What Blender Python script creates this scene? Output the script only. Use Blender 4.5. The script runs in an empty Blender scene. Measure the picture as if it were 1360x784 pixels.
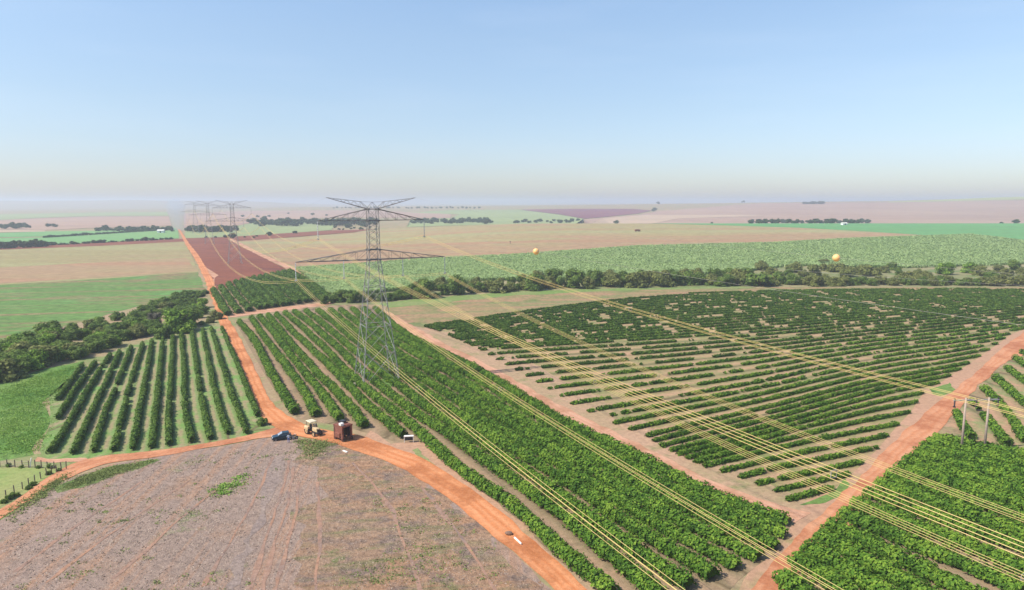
import bpy, bmesh, math, random
import numpy as np
from mathutils import Vector, Matrix, noise as mnoise
from mathutils.geometry import delaunay_2d_cdt as cdt
rnd = random.Random(7)
C = bpy.context.scene.collection

# ------------------------------------------------------------------ camera model of the survey
F, CX, CY, HY, H = 907.0, 680.0, 392.0, 268.0, 46.0
P = math.atan((CY-HY)/F)

def S(a, b, x):
    t = min(1, max(0, (x-a)/(b-a)))
    return t*t*(3-2*t)

KT = [(-.9, 0), (-.75, 0), (-.45, 2), (-.3, 14), (0, 24), (.2, 34), (.35, 40), (.55, 47), (.75, 68), (.95, 76)]
def ktab(k):
    if k <= KT[0][0]: return KT[0][1]
    for (a, u), (b, v) in zip(KT, KT[1:]):
        if k <= b: return u+(v-u)*(k-a)/(b-a)
    return KT[-1][1]

def T(x, y):
    """terrain height"""
    if y < 420: return 0.0
    k = x/y
    z = 14*S(-.30, .05, k)*S(420, 950, y)*(1-S(950, 1450, y))
    if y > 1500:
        z += ktab(k)*S(1500, 3600, y)
        z += 3*math.sin(x/610+1.3)*math.sin(y/730)*S(1600, 2400, y)
    if y > 3600: z -= 14*S(3600, 6500, y)*S(-.5, -.2, k)
    if y > 4300:
        r = 50+9*math.sin(k*9+.5)+4*math.sin(k*31)+2.5*math.sin(k*67+1)
        z += r*S(4300, 7200, y)*(1-S(-.42, -.22, k))
    return z

def ray(px, py):
    a = (px-CX)/F; b = -(py-CY)/F
    return (a, math.cos(P)+b*math.sin(P), -math.sin(P)+b*math.cos(P))

def at(px, py, lo=40.0, hi=1100.0):
    """point of the terrain seen at that direction (nearest approach when it passes over)"""
    d = ray(px, py); d = (d[0]/d[1], 1.0, d[2]/d[1])
    y = lo; best = None; prev = lo
    while y < hi:
        g = H+d[2]*y-T(d[0]*y, y)
        if best is None or g < best[0]: best = (g, y)
        if g <= 0:
            a, b = prev, y
            for _ in range(30):
                m = (a+b)/2
                if H+d[2]*m-T(d[0]*m, m) <= 0: b = m
                else: a = m
            return (d[0]*b, b)
        prev = y; y *= 1.012
    return (d[0]*best[1], best[1])

def far(px, py): return at(px, py, 1150, 11000)

# ------------------------------------------------------------------ materials
def new_mat(name):
    m = bpy.data.materials.new(name); m.use_nodes = True
    nt = m.node_tree; nt.nodes.clear()
    out = nt.nodes.new('ShaderNodeOutputMaterial'); b = nt.nodes.new('ShaderNodeBsdfPrincipled')
    nt.links.new(b.outputs[0], out.inputs[0]); b.inputs['Roughness'].default_value = .9
    b.inputs['Specular IOR Level'].default_value = .15
    return m, nt, b

def N(nt, typ, **kw):
    n = nt.nodes.new(typ)
    for k, v in kw.items():
        if k.startswith('_'): setattr(n, k[1:], v)
        else: n.inputs[k].default_value = v
    return n

def rgba(c): return (c[0], c[1], c[2], 1)
def s2l(r, g, b):
    f = lambda v: (v/255/12.92 if v/255 <= .04045 else ((v/255+.055)/1.055)**2.4)
    return (f(r), f(g), f(b))

def mix(nt, fac, a, b):
    n = nt.nodes.new('ShaderNodeMix'); n.data_type = 'RGBA'
    for s, v in ((0, fac), (6, a), (7, b)):
        if hasattr(v, 'is_output') or isinstance(v, bpy.types.NodeSocket): nt.links.new(v, n.inputs[s])
        elif s == 0: n.inputs[0].default_value = v
        else: n.inputs[s].default_value = rgba(v)
    return n.outputs[2]

def ramp(nt, src, stops):
    r = nt.nodes.new('ShaderNodeValToRGB')
    el = r.color_ramp.elements
    while len(el) < len(stops): el.new(.5)
    for e, (p, v) in zip(el, stops):
        e.position = p; e.color = (v, v, v, 1) if not isinstance(v, tuple) else rgba(v)
    nt.links.new(src, r.inputs[0]); return r.outputs[0]

def coords(nt, ang=0, sx=1, sy=1):
    tc = nt.nodes.new('ShaderNodeTexCoord'); mp = nt.nodes.new('ShaderNodeMapping')
    mp.vector_type = 'TEXTURE'
    mp.inputs['Rotation'].default_value = (0, 0, ang); mp.inputs['Scale'].default_value = (sx, sy, 1)
    nt.links.new(tc.outputs['Object'], mp.inputs[0]); return mp.outputs[0]

def noise(nt, vec, scale, detail=4, rough=.6):
    n = N(nt, 'ShaderNodeTexNoise', Scale=scale, Detail=detail, Roughness=rough)
    nt.links.new(vec, n.inputs['Vector']); return n.outputs[0]

def bump(nt, b, src, strength=.4, dist=.3):
    n = N(nt, 'ShaderNodeBump', Strength=strength, Distance=dist)
    nt.links.new(src, n.inputs['Height']); nt.links.new(n.outputs[0], b.inputs['Normal'])

def field_mat(name, c1, c2, big=.02, fine=.5, fmix=.35, c3=None, p3=(.55, .7), s3=.05, streak=None, patches=(), bstr=.5, bdist=.3):
    """soil or crop seen from the air: two tones over wide noise, fine mottling, optional third-tone patches and drill lines"""
    m, nt, b = new_mat(name)
    v = coords(nt)
    col = mix(nt, ramp(nt, noise(nt, v, big, 5), [(.38, 0.0), (.62, 1.0)]), c1, c2)
    if c3:
        col = mix(nt, ramp(nt, noise(nt, v, s3, 6, .65), [(p3[0], 0.0), (p3[1], 1.0)]), col, c3)
    for cc, sc, lo, hi in patches:
        col = mix(nt, ramp(nt, noise(nt, v, sc, 6, .7), [(lo, 0.0), (hi, 1.0)]), col, cc)
    if streak:
        ang, sx, sy, sc, cs, lo, hi = streak
        vs = coords(nt, ang, sx, sy)
        col = mix(nt, ramp(nt, noise(nt, vs, sc, 4, .6), [(lo, 0.0), (hi, 1.0)]), col, cs)
    fn = noise(nt, v, fine, 8, .75)
    dk = ramp(nt, fn, [(.3, 1-fmix), (.7, 1+fmix*.6)])
    mm = nt.nodes.new('ShaderNodeMix'); mm.data_type = 'RGBA'; mm.blend_type = 'MULTIPLY'; mm.inputs[0].default_value = 1
    nt.links.new(col, mm.inputs[6]); nt.links.new(dk, mm.inputs[7])
    nt.links.new(mm.outputs[2], b.inputs['Base Color'])
    bump(nt, b, fn, bstr, bdist)
    return m

def row_mat(name, stops, grass, gamt, dirt, fine=1.2, lane=True):
    """ground between planted rows: tone follows the lane (attribute 'row'), broken by weeds and bare soil"""
    m, nt, b = new_mat(name)
    v = coords(nt)
    a = N(nt, 'ShaderNodeAttribute', _attribute_name='row')
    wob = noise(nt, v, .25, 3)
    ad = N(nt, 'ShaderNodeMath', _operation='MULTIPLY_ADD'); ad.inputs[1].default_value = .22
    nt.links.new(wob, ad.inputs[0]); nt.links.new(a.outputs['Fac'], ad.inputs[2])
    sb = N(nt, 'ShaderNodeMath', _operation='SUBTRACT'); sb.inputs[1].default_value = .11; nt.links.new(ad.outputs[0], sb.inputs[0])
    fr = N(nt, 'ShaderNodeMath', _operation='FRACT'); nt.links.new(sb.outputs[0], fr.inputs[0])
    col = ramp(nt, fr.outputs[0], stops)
    g = ramp(nt, noise(nt, v, .12, 7, .7), [(1-gamt-.12, 0.0), (1-gamt+.08, 1.0)])
    col = mix(nt, g, col, grass)
    d = ramp(nt, noise(nt, v, .07, 6, .7), [(.56, 0.0), (.68, .8)])
    col = mix(nt, d, col, dirt)
    fn = noise(nt, v, fine, 8, .75)
    dk = ramp(nt, fn, [(.3, .65), (.7, 1.2)])
    mm = nt.nodes.new('ShaderNodeMix'); mm.data_type = 'RGBA'; mm.blend_type = 'MULTIPLY'; mm.inputs[0].default_value = 1
    nt.links.new(col, mm.inputs[6]); nt.links.new(dk, mm.inputs[7]); nt.links.new(mm.outputs[2], b.inputs['Base Color'])
    bump(nt, b, fn, .5, .25)
    return m

def road_mat(name, c, cl, cd):
    m, nt, b = new_mat(name); v = coords(nt)
    a = N(nt, 'ShaderNodeAttribute', _attribute_name='row')
    wob = noise(nt, v, .08, 4)
    ad = N(nt, 'ShaderNodeMath', _operation='MULTIPLY_ADD'); ad.inputs[1].default_value = .45
    nt.links.new(wob, ad.inputs[0]); nt.links.new(a.outputs['Fac'], ad.inputs[2])
    sb = N(nt, 'ShaderNodeMath', _operation='SUBTRACT'); sb.inputs[1].default_value = .225; nt.links.new(ad.outputs[0], sb.inputs[0])
    tr = ramp(nt, sb.outputs[0], [(0, .75), (.12, .35), (.24, .0), (.34, .8), (.5, .2), (.62, .85), (.76, .0), (1, .8)])
    col = mix(nt, tr, cl, c)
    col = mix(nt, ramp(nt, noise(nt, v, .09, 6, .7), [(.46, 0.0), (.62, .95)]), col, cd)
    col = mix(nt, ramp(nt, noise(nt, v, .35, 6, .7), [(.52, 0.0), (.7, .5)]), col, cl)
    fn = noise(nt, v, 1.6, 8, .75)
    dk = ramp(nt, fn, [(.3, .78), (.7, 1.12)])
    mm = nt.nodes.new('ShaderNodeMix'); mm.data_type = 'RGBA'; mm.blend_type = 'MULTIPLY'; mm.inputs[0].default_value = 1
    nt.links.new(col, mm.inputs[6]); nt.links.new(dk, mm.inputs[7]); nt.links.new(mm.outputs[2], b.inputs['Base Color'])
    bump(nt, b, fn, .6, .2)
    return m

def leaf_mat(name, dark, mid, light, nscale=.7, trans=.25):
    m, nt, b = new_mat(name); v = coords(nt)
    a = N(nt, 'ShaderNodeAttribute', _attribute_name='tint')
    n = noise(nt, v, nscale, 3)
    ad = N(nt, 'ShaderNodeMath', _operation='MULTIPLY_ADD'); ad.inputs[1].default_value = .55
    nt.links.new(a.outputs['Fac'], ad.inputs[0])
    s = N(nt, 'ShaderNodeMath', _operation='MULTIPLY'); s.inputs[1].default_value = .6
    nt.links.new(n, s.inputs[0]); nt.links.new(s.outputs[0], ad.inputs[2])
    col = ramp(nt, ad.outputs[0], [(.3, dark), (.55, mid), (.82, light)])
    nt.links.new(col, b.inputs['Base Color'])
    b.inputs['Roughness'].default_value = .65; b.inputs['Specular IOR Level'].default_value = .12
    tr = nt.nodes.new('ShaderNodeBsdfTranslucent'); nt.links.new(col, tr.inputs[0])
    ms = nt.nodes.new('ShaderNodeMixShader'); ms.inputs[0].default_value = trans
    out = [n for n in nt.nodes if n.type == 'OUTPUT_MATERIAL'][0]
    nt.links.new(b.outputs[0], ms.inputs[1]); nt.links.new(tr.outputs[0], ms.inputs[2]); nt.links.new(ms.outputs[0], out.inputs[0])
    return m

def paint(name, c, rough=.5, metal=0.0, dirt=None, ds=2.0):
    m, nt, b = new_mat(name); v = coords(nt)
    n = noise(nt, v, ds, 5, .7)
    col = mix(nt, ramp(nt, n, [(.45, 0.0), (.72, .8)]), c, dirt or tuple(k*.6 for k in c))
    nt.links.new(col, b.inputs['Base Color']); b.inputs['Roughness'].default_value = rough; b.inputs['Metallic'].default_value = metal
    b.inputs['Specular IOR Level'].default_value = .4
    return m

# ------------------------------------------------------------------ object helpers
def link(name, me, mats, parent=None):
    o = bpy.data.objects.new(name, me); C.objects.link(o)
    for m in (mats if isinstance(mats, (list, tuple)) else [mats]): me.materials.append(m)
    if parent: o.parent = parent
    return o
def tag(o, label, cat, group=None):
    o['label'] = label; o['category'] = cat
    if group: o['group'] = group
    return o
def thing(name, label, cat, loc=(0, 0, 0), rz=0, group=None):
    o = bpy.data.objects.new(name, None); C.objects.link(o); o.location = loc; o.rotation_euler = (0, 0, rz)
    o.empty_display_size = .2
    return tag(o, label, cat, group)
def dup(o, label=None, group=None):
    c = o.copy(); C.objects.link(c)
    if label: c['label'] = label
    if group: c['group'] = group
    for ch in list(o.children):
        d = ch.copy(); C.objects.link(d); d.parent = c
        for g in list(ch.children):
            e = g.copy(); C.objects.link(e); e.parent = d
    return c

def np_mesh(name, verts, quads=None, tris=None, tint_q=None, tint_t=None):
    me = bpy.data.meshes.new(name)
    verts = np.asarray(verts, np.float32)
    nq = 0 if quads is None else len(quads); ntr = 0 if tris is None else len(tris)
    me.vertices.add(len(verts)); me.vertices.foreach_set('co', verts.ravel())
    idx = []; starts = []; tot = []
    if nq: idx.append(np.asarray(quads, np.int32).ravel())
    if ntr: idx.append(np.asarray(tris, np.int32).ravel())
    idx = np.concatenate(idx)
    me.loops.add(len(idx)); me.loops.foreach_set('vertex_index', idx)
    st = np.concatenate([np.arange(nq)*4, nq*4+np.arange(ntr)*3]).astype(np.int32)
    me.polygons.add(nq+ntr); me.polygons.foreach_set('loop_start', st)
    me.update(calc_edges=True)
    if tint_q is not None or tint_t is not None:
        at_ = me.attributes.new('tint', 'FLOAT', 'FACE')
        t = np.concatenate([x for x in (tint_q, tint_t) if x is not None]).astype(np.float32)
        at_.data.foreach_set('value', t)
    return me

class MB:
    """collects boxes, bars, lathes into one mesh"""
    def __init__(s): s.v = []; s.f = []; s.fm = []; s.mi = 0
    def add(s, vs, fs):
        k = len(s.v); s.v += [tuple(v) for v in vs]; s.f += [[i+k for i in f] for f in fs]; s.fm += [s.mi]*len(fs)
    def box(s, c, d, M=None, taper=1.0):
        x, y, z = (k/2 for k in d); vs = []
        for sz in (-1, 1):
            t = 1 if sz < 0 else taper
            for sx, sy in ((-1, -1), (1, -1), (1, 1), (-1, 1)):
                v = Vector((sx*x*t, sy*y*t, sz*z))
                if M is not None: v = M @ v
                vs.append(v+Vector(c))
        s.add(vs, [[3, 2, 1, 0], [4, 5, 6, 7], [0, 1, 5, 4], [1, 2, 6, 5], [2, 3, 7, 6], [3, 0, 4, 7]])
        return s
    def tube(s, pts, r, n=6, caps=True):
        pts = [Vector(p) for p in pts]; rs = r if isinstance(r, (list, tuple)) else [r]*len(pts)
        k = len(s.v); vs = []
        for i, p in enumerate(pts):
            t = (pts[min(i+1, len(pts)-1)]-pts[max(i-1, 0)]).normalized()
            a = t.cross(Vector((0, 0, 1)))
            if a.length < 1e-3: a = t.cross(Vector((0, 1, 0)))
            a.normalize(); b = t.cross(a)
            vs += [p+(a*math.cos(q)+b*math.sin(q))*rs[i] for q in [2*math.pi*j/n for j in range(n)]]
        fs = []
        for i in range(len(pts)-1):
            for j in range(n):
                fs.append([i*n+j, i*n+(j+1) % n, (i+1)*n+(j+1) % n, (i+1)*n+j])
        if caps: fs += [list(range(n))[::-1], [(len(pts)-1)*n+j for j in range(n)]]
        s.add(vs, fs); return s
    def bar(s, a, b, w): return s.tube([a, b], w*.52, 4)
    def prism(s, prof, x0, x1):
        """profile in (y,z) extruded along x"""
        n = len(prof); vs = [(x0, y, z) for y, z in prof]+[(x1, y, z) for y, z in prof]
        s.add(vs, [list(range(n))[::-1], list(range(n, 2*n))]+[[i, (i+1) % n, n+(i+1) % n, n+i] for i in range(n)]); return s
    def ball(s, c, r, nu=14, nv=9, sq=1):
        vs = [(c[0], c[1], c[2]+r*sq)]
        for i in range(1, nv):
            t = math.pi*i/nv
            vs += [(c[0]+r*math.sin(t)*math.cos(2*math.pi*j/nu), c[1]+r*math.sin(t)*math.sin(2*math.pi*j/nu), c[2]+r*sq*math.cos(t)) for j in range(nu)]
        vs.append((c[0], c[1], c[2]-r*sq)); L = len(vs)-1; fs = []
        for j in range(nu):
            fs.append([0, 1+j, 1+(j+1) % nu]); fs.append([L, L-nu+(j+1) % nu, L-nu+j])
        for i in range(nv-2):
            for j in range(nu):
                a = 1+i*nu; fs.append([a+j, a+nu+j, a+nu+(j+1) % nu, a+(j+1) % nu])
        s.add(vs, fs); return s
    def build(s, name, mats, parent=None, smooth=False, bevel=0):
        me = bpy.data.meshes.new(name); me.from_pydata(s.v, [], s.f)
        o = link(name, me, mats, parent)
        me.polygons.foreach_set('material_index', s.fm)
        if bevel:
            b = o.modifiers.new('b', 'BEVEL'); b.width = bevel; b.segments = 2
        if smooth: me.polygons.foreach_set('use_smooth', [True]*len(me.polygons))
        me.update(); return o

# ------------------------------------------------------------------ polygons and draped sheets
def dens(pts, step=9.0, closed=True):
    out = []; n = len(pts)
    for i in range(n if closed else n-1):
        a, b = pts[i], pts[(i+1) % n]; L = math.hypot(b[0]-a[0], b[1]-a[1]); k = max(1, int(L/step))
        out += [(a[0]+(b[0]-a[0])*j/k, a[1]+(b[1]-a[1])*j/k) for j in range(k)]
    if not closed: out.append(pts[-1])
    return out
def smooth_line(pts, n=6):
    out = []
    for i in range(len(pts)-1):
        p0 = pts[max(i-1, 0)]; p1 = pts[i]; p2 = pts[i+1]; p3 = pts[min(i+2, len(pts)-1)]
        for j in range(n):
            t = j/n
            out.append(tuple(.5*(2*p1[q]+(p2[q]-p0[q])*t+(2*p0[q]-5*p1[q]+4*p2[q]-p3[q])*t*t+(3*p1[q]-p0[q]-3*p2[q]+p3[q])*t**3) for q in (0, 1)))
    out.append(tuple(pts[-1])); return out
def jit(p, amp, sc):
    v = Vector((p[0]*sc, p[1]*sc, 3.7)); w = Vector((p[0]*sc, p[1]*sc, 41.3))
    return (p[0]+amp*(mnoise.noise(v)+.5*mnoise.noise(v*3.1)), p[1]+amp*(mnoise.noise(w)+.5*mnoise.noise(w*3.1)))
def inside(p, poly):
    x, y = p; c = False; n = len(poly); j = n-1
    for i in range(n):
        xi, yi = poly[i]; xj, yj = poly[j]
        if (yi > y) != (yj > y) and x < (xj-xi)*(y-yi)/(yj-yi)+xi: c = not c
        j = i
    return c
def dist_poly(P_, line):
    """distance of many points to a polyline"""
    L = np.asarray(line); d = np.full(len(P_), 1e9)
    for a, b in zip(L, L[1:]):
        ab = b-a; t = np.clip(((P_-a)@ab)/max(1e-9, ab@ab), 0, 1)
        d = np.minimum(d, np.hypot(*(P_-(a+t[:, None]*ab)).T))
    return d

def lift(x, y, off):
    d = min(4500, math.hypot(x, y))
    return off*max(1.0, d/400)**1.6+.22*S(430, 650, d)

def sheet(name, world, mat, off=.03, cell=25.0, rows=None):
    """constrained Delaunay sheet of an outline, with inner points, laid on the terrain"""
    xs = [p[0] for p in world]; ys = [p[1] for p in world]
    pts = [Vector((x, y)) for x, y in world]; n = len(pts)
    if rows is not None or max(ys) > 400:
        y = min(ys)+cell*.3
        while y < max(ys):
            st = cell if rows is not None else max(cell, .05*y)
            x = min(xs)+rnd.random()*st
            while x < max(xs):
                p = (x, y)
                if inside(p, world): pts.append(Vector((x, y)))
                x += st
            y += st
    vo, eo, fo, _, _, _ = cdt(pts, [(i, (i+1) % n) for i in range(n)], [], 1, 1e-3)
    me = bpy.data.meshes.new(name)
    me.from_pydata([(v.x, v.y, T(v.x, v.y)+lift(v.x, v.y, off)) for v in vo], [], fo)
    me.update()
    fl = [p for p in me.polygons if p.normal.z < 0]
    if len(fl) > len(me.polygons)/2: me.flip_normals()
    o = link(name, me, mat); o['kind'] = 'structure'
    if rows is not None:
        co = np.zeros(len(me.vertices)*3); me.vertices.foreach_get('co', co); Pp = co.reshape(-1, 3)[:, :2]
        D = np.array([dist_poly(Pp, r) for r in rows])
        sm = D[:-1]+D[1:]; i = np.argmin(sm, axis=0); ar = np.arange(len(Pp))
        val = i+D[i, ar]/np.maximum(1e-6, sm[i, ar])
        if len(rows) > 2: val += 20
        a = me.attributes.new('row', 'FLOAT', 'POINT'); a.data.foreach_set('value', val.astype(np.float32))
    return o

def field(name, px, mat, off=.03, cell=25., hi=1100., fr=False, amp=0., sc=.08, rows=None, step=9.):
    w = [far(*p) if fr else at(p[0], p[1], 40, hi) for p in dens(px, step)]
    w2 = []
    for p in w:
        if not w2 or math.hypot(p[0]-w2[-1][0], p[1]-w2[-1][1]) > .15: w2.append(p)
    if amp: 
        w3 = []
        n = len(w2)
        for i in range(n):
            a, b = w2[i], w2[(i+1) % n]; L = math.hypot(a[0]-b[0], a[1]-b[1]); k = max(1, min(40, int(L*sc*3)))
            w3 += [jit((a[0]+(b[0]-a[0])*j/k, a[1]+(b[1]-a[1])*j/k), amp, sc) for j in range(k)]
        w2 = w3
    return sheet(name, w2, mat, off, cell, rows)

def road(name, left, right, mat, off, cell=4., amp=.5, sc=.18, hi=1100.):
    L = [at(p[0], p[1], 40, hi) for p in smooth_line(left, 5)]; R = [at(p[0], p[1], 40, hi) for p in smooth_line(right, 5)]
    poly = dens(L, 3.0, False)+dens(R[::-1], 3.0, False)
    w = []
    for p in [jit(q, amp*min(1.5, max(1, q[1]/250)), sc) for q in poly]:
        if not w or math.hypot(p[0]-w[-1][0], p[1]-w[-1][1]) > .4: w.append(p)
    return sheet(name, w, mat, off, cell, [L, R])

# ------------------------------------------------------------------ colours
ORANGE = (.50, .165, .055); ORANGEL = (.62, .275, .125); ORANGED = (.38, .135, .05)
TAN = (.36, .235, .15); TANG = (.25, .21, .10); GRASS = (.13, .20, .05); GRASSB = (.12, .27, .06)

# the base ground out to the horizon
M_base = field_mat('dry_pasture', (.31, .25, .13), (.36, .235, .145), .02, .8, .4, c3=(.18, .23, .075), p3=(.5, .64), s3=.05)
def make_ground():
    nA = 240; rings = [0.0]; r = 15.0
    while r < 13500: rings.append(r); r *= 1.038
    rings.append(13500)
    v = [(0, 0, 0)]; fq = []; ft = []
    for r in rings[1:]:
        for j in range(nA):
            a = 2*math.pi*j/nA; x, y = r*math.sin(a), r*math.cos(a)
            v.append((x, y, T(x, y)))
    for j in range(nA): ft.append((0, 1+(j+1) % nA, 1+j))
    for i in range(len(rings)-2):
        a = 1+i*nA; b = a+nA
        for j in range(nA): fq.append((a+j, a+(j+1) % nA, b+(j+1) % nA, b+j))
    me = np_mesh('ground', v, fq, ft); o = link('ground', me, M_base); o['kind'] = 'structure'
make_ground()

# ---- near and middle fields (outlines surveyed from the picture, standing at their own distance)
M_stub = field_mat('stubble', (.345, .245, .19), (.305, .22, .17), .03, .9, .38, c3=(.36, .215, .13), p3=(.54, .76), s3=.08,
                   streak=(math.radians(94), 30, 1, .45, (.40, .23, .14), .48, .66),
                   patches=[((.17, .20, .075), .09, .60, .72)], bstr=.9, bdist=.5)
field('stubble_field', [(-60, 730), (-20, 703), (0, 690), (30, 672), (85, 640), (150, 616), (200, 609), (260, 598), (310, 590), (350, 582), (400, 583), (445, 588), (480, 596),
      (520, 615), (570, 643), (610, 672), (650, 707), (690, 742), (735, 786), (760, 815), (300, 860), (-60, 860)], M_stub, .03, amp=.5, sc=.15)
M_weedy = field_mat('weedy_stubble', (.36, .235, .15), (.39, .22, .125), .05, 1.1, .55, c3=(.24, .17, .13), p3=(.48, .62), s3=.22,
                    streak=(math.radians(10), 5, 1, .5, (.24, .20, .10), .5, .66), patches=[((.15, .20, .06), .16, .6, .7)], bstr=1, bdist=.5)
field('weedy_field', [(398, 588), (445, 590), (480, 599), (520, 618), (570, 646), (610, 676), (650, 712), (690, 748), (735, 792), (750, 830), (380, 850), (398, 760), (402, 690), (405, 640)], M_weedy, .05, amp=4.5, sc=.16)
M_bright = field_mat('lush_grass', (.11, .24, .045), (.19, .27, .07), .06, .8, .5, c3=(.05, .13, .03), p3=(.55, .68), s3=.15, bstr=1, bdist=.5)
field('lush_grass', [(-30, 520), (0, 508), (60, 490), (112, 480), (92, 505), (60, 535), (62, 565), (45, 605), (0, 612), (-30, 615)], M_bright, .03, amp=1.5, sc=.1)
M_past = field_mat('short_pasture', (.25, .29, .09), (.29, .28, .11), .05, 1.2, .25, c3=(.15, .25, .06), s3=.06)
field('short_pasture', [(-30, 625), (20, 622), (80, 621), (95, 623), (60, 640), (30, 657), (0, 672), (-30, 690)], M_past, .04, amp=.6, sc=.15)
M_verge = field_mat('grass_verge', (.18, .24, .07), (.26, .25, .11), .1, 1.2, .4, c3=(.33, .22, .14), p3=(.55, .7), s3=.09)
field('grass_verge', [(-30, 600), (20, 605), (60, 602), (130, 600), (110, 615), (60, 650), (0, 690), (-30, 700)], M_verge, .02, amp=.8, sc=.12)
M_weeds = field_mat('green_weeds', (.12, .20, .05), (.20, .22, .08), .1, 1.5, .5, c3=(.30, .21, .14), p3=(.55, .65), s3=.2, bstr=1)
field('weed_patch', [(75, 648), (110, 632), (150, 620), (200, 611), (215, 612), (170, 628), (120, 645), (80, 655)], M_weeds, .05, amp=1.2, sc=.2)
M_gl = field_mat('green_crop', (.105, .195, .045), (.13, .23, .055), .012, .25, .5, c3=(.22, .17, .08), p3=(.52, .66), s3=.02,
                 streak=(math.radians(12), 16, 1, .12, (.24, .17, .08), .50, .64), patches=[((.12, .27, .07), .03, .55, .7)])
field('green_field', [(-40, 384), (0, 378), (130, 371), (262, 361), (274, 386), (260, 395), (190, 405), (120, 425), (60, 440), (0, 458), (-40, 470)], M_gl, .03, amp=1, sc=.05)
M_br = field_mat('mown_field', (.28, .245, .10), (.30, .225, .11), .006, .15, .3, streak=(math.radians(4), 30, 1, .03, (.30, .27, .12), .45, .6))
field('mown_field', [(-40, 335), (0, 332), (130, 327), (246, 321), (256, 342), (264, 362), (130, 371), (0, 379), (-40, 385)], M_br, .03, amp=.8, sc=.03)
M_soil = field_mat('red_soil', (.20, .064, .034), (.235, .08, .042), .02, .4, .3, streak=(math.radians(-28), 20, 1, .2, (.15, .055, .04), .5, .65))
field('dark_strip', [(-40, 332), (0, 328.5), (130, 323), (246, 317.5), (246, 321.3), (130, 327.3), (0, 332.4), (-40, 336)], M_soil, .05, hi=1500)
field('red_soil', [(246, 320), (280, 319), (310, 321), (345, 340), (382, 359), (335, 371), (288, 386), (282, 374), (262, 345)], M_soil, .04, cell=12, amp=.8, sc=.06)
field('dark_strip', [(246, 317), (300, 315.5), (360, 311.5), (430, 307), (505, 302), (509, 303.5), (470, 309), (400, 314.5), (330, 320), (246, 320.5)], M_soil, .05)
M_rf = field_mat('harvested_field', (.32, .255, .115), (.335, .225, .12), .004, .12, .28, c3=(.37, .20, .125), p3=(.52, .7), s3=.008,
                 streak=(math.radians(3), 40, 1, .02, (.31, .28, .13), .42, .62))
field('harvested_field', [(312, 321), (400, 315), (470, 309.5), (505, 303), (560, 299), (700, 296), (830, 297), (950, 299), (1060, 303), (1150, 308), (1245, 314), (1130, 318), (1020, 324),
      (850, 327), (680, 340), (560, 346), (480, 352), (392, 357), (345, 338)], M_rf, .03, amp=1, sc=.03)
M_rf2 = field_mat('brown_harvested', (.33, .215, .12), (.325, .23, .12), .006, .12, .3, c3=(.31, .24, .115), p3=(.5, .66), s3=.012, streak=(math.radians(3), 40, 1, .03, (.345, .20, .11), .45, .62))
field('brown_harvested_field', [(345, 339), (400, 330), (520, 325), (680, 321), (800, 316), (900, 314), (1050, 312), (1240, 313.6), (1130, 317.5), (1020, 323.5), (850, 326.5), (680, 339.5), (560, 345.5), (480, 351.5), (396, 356)], M_rf2, .06, amp=5, sc=.03)
field('brown_mown_field', [(-40, 358), (0, 356), (130, 349), (250, 343), (262, 360), (130, 369), (0, 377), (-40, 382)], M_rf2, .06, amp=3, sc=.03)
M_gb = field_mat('bright_crop', (.11, .27, .095), (.13, .30, .105), .01, .1, .2, streak=(math.radians(2), 30, 1, .03, (.13, .26, .09), .5, .65))
field('bright_crop', [(830, 296.5), (950, 296), (1100, 297), (1250, 297), (1400, 297), (1400, 326), (1360, 321), (1320, 316), (1290, 312.5), (1245, 314), (1150, 308), (1060, 303), (950, 299.5)], M_gb, .05)
M_cane_g = field_mat('cane_litter', (.31, .41, .16), (.28, .38, .14), .05, .3, .4, c3=(.30, .28, .14), s3=.05)
CANE = [(393, 358), (480, 352), (560, 346), (680, 340), (850, 328), (1020, 324), (1130, 318), (1245, 314), (1290, 312.5), (1320, 316), (1400, 326),
        (1400, 352), (1360, 352), (1200, 357), (1050, 354), (1000, 360), (860, 372), (700, 372), (600, 375), (540, 385), (480, 392), (442, 394), (415, 376)]
field('cane_ground', CANE, M_cane_g, .03, amp=1, sc=.04)
M_bank = field_mat('stream_bank', (.20, .21, .085), (.30, .25, .13), .02, .4, .4, c3=(.11, .18, .05), p3=(.5, .65), s3=.05, bstr=1)
field('stream_bank', [(1400, 350), (1360, 350), (1200, 355), (1050, 352), (1000, 358), (860, 370), (700, 370), (600, 374), (540, 383), (480, 392), (438, 396), (436, 406), (520, 403), (600, 397),
      (690, 389), (830, 384), (1000, 382), (1400, 382)], M_bank, .05, amp=1.5, sc=.05)
M_dry = field_mat('dry_grass_strip', (.31, .215, .105), (.36, .21, .12), .03, .5, .5, c3=(.15, .19, .06), p3=(.5, .62), s3=.04, streak=(math.radians(8), 14, 1, .15, (.20, .21, .08), .48, .66), bstr=.8)
field('dry_grass_strip', [(500, 405), (560, 398), (680, 388), (830, 383.5), (1000, 381.5), (1400, 381), (1400, 386), (1180, 384.5), (960, 388), (830, 398), (720, 411), (640, 423), (560, 436), (530, 428)], M_dry, .04, amp=1.5, sc=.06)
M_edge = field_mat('edge_grass', (.16, .24, .06), (.22, .25, .09), .05, .6, .4)
field('edge_grass', [(500, 404), (560, 397), (680, 387.5), (830, 383), (1000, 381), (1000, 383), (830, 386), (680, 393), (590, 402), (520, 409)], M_edge, .06, amp=2.2, sc=.09)

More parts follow.
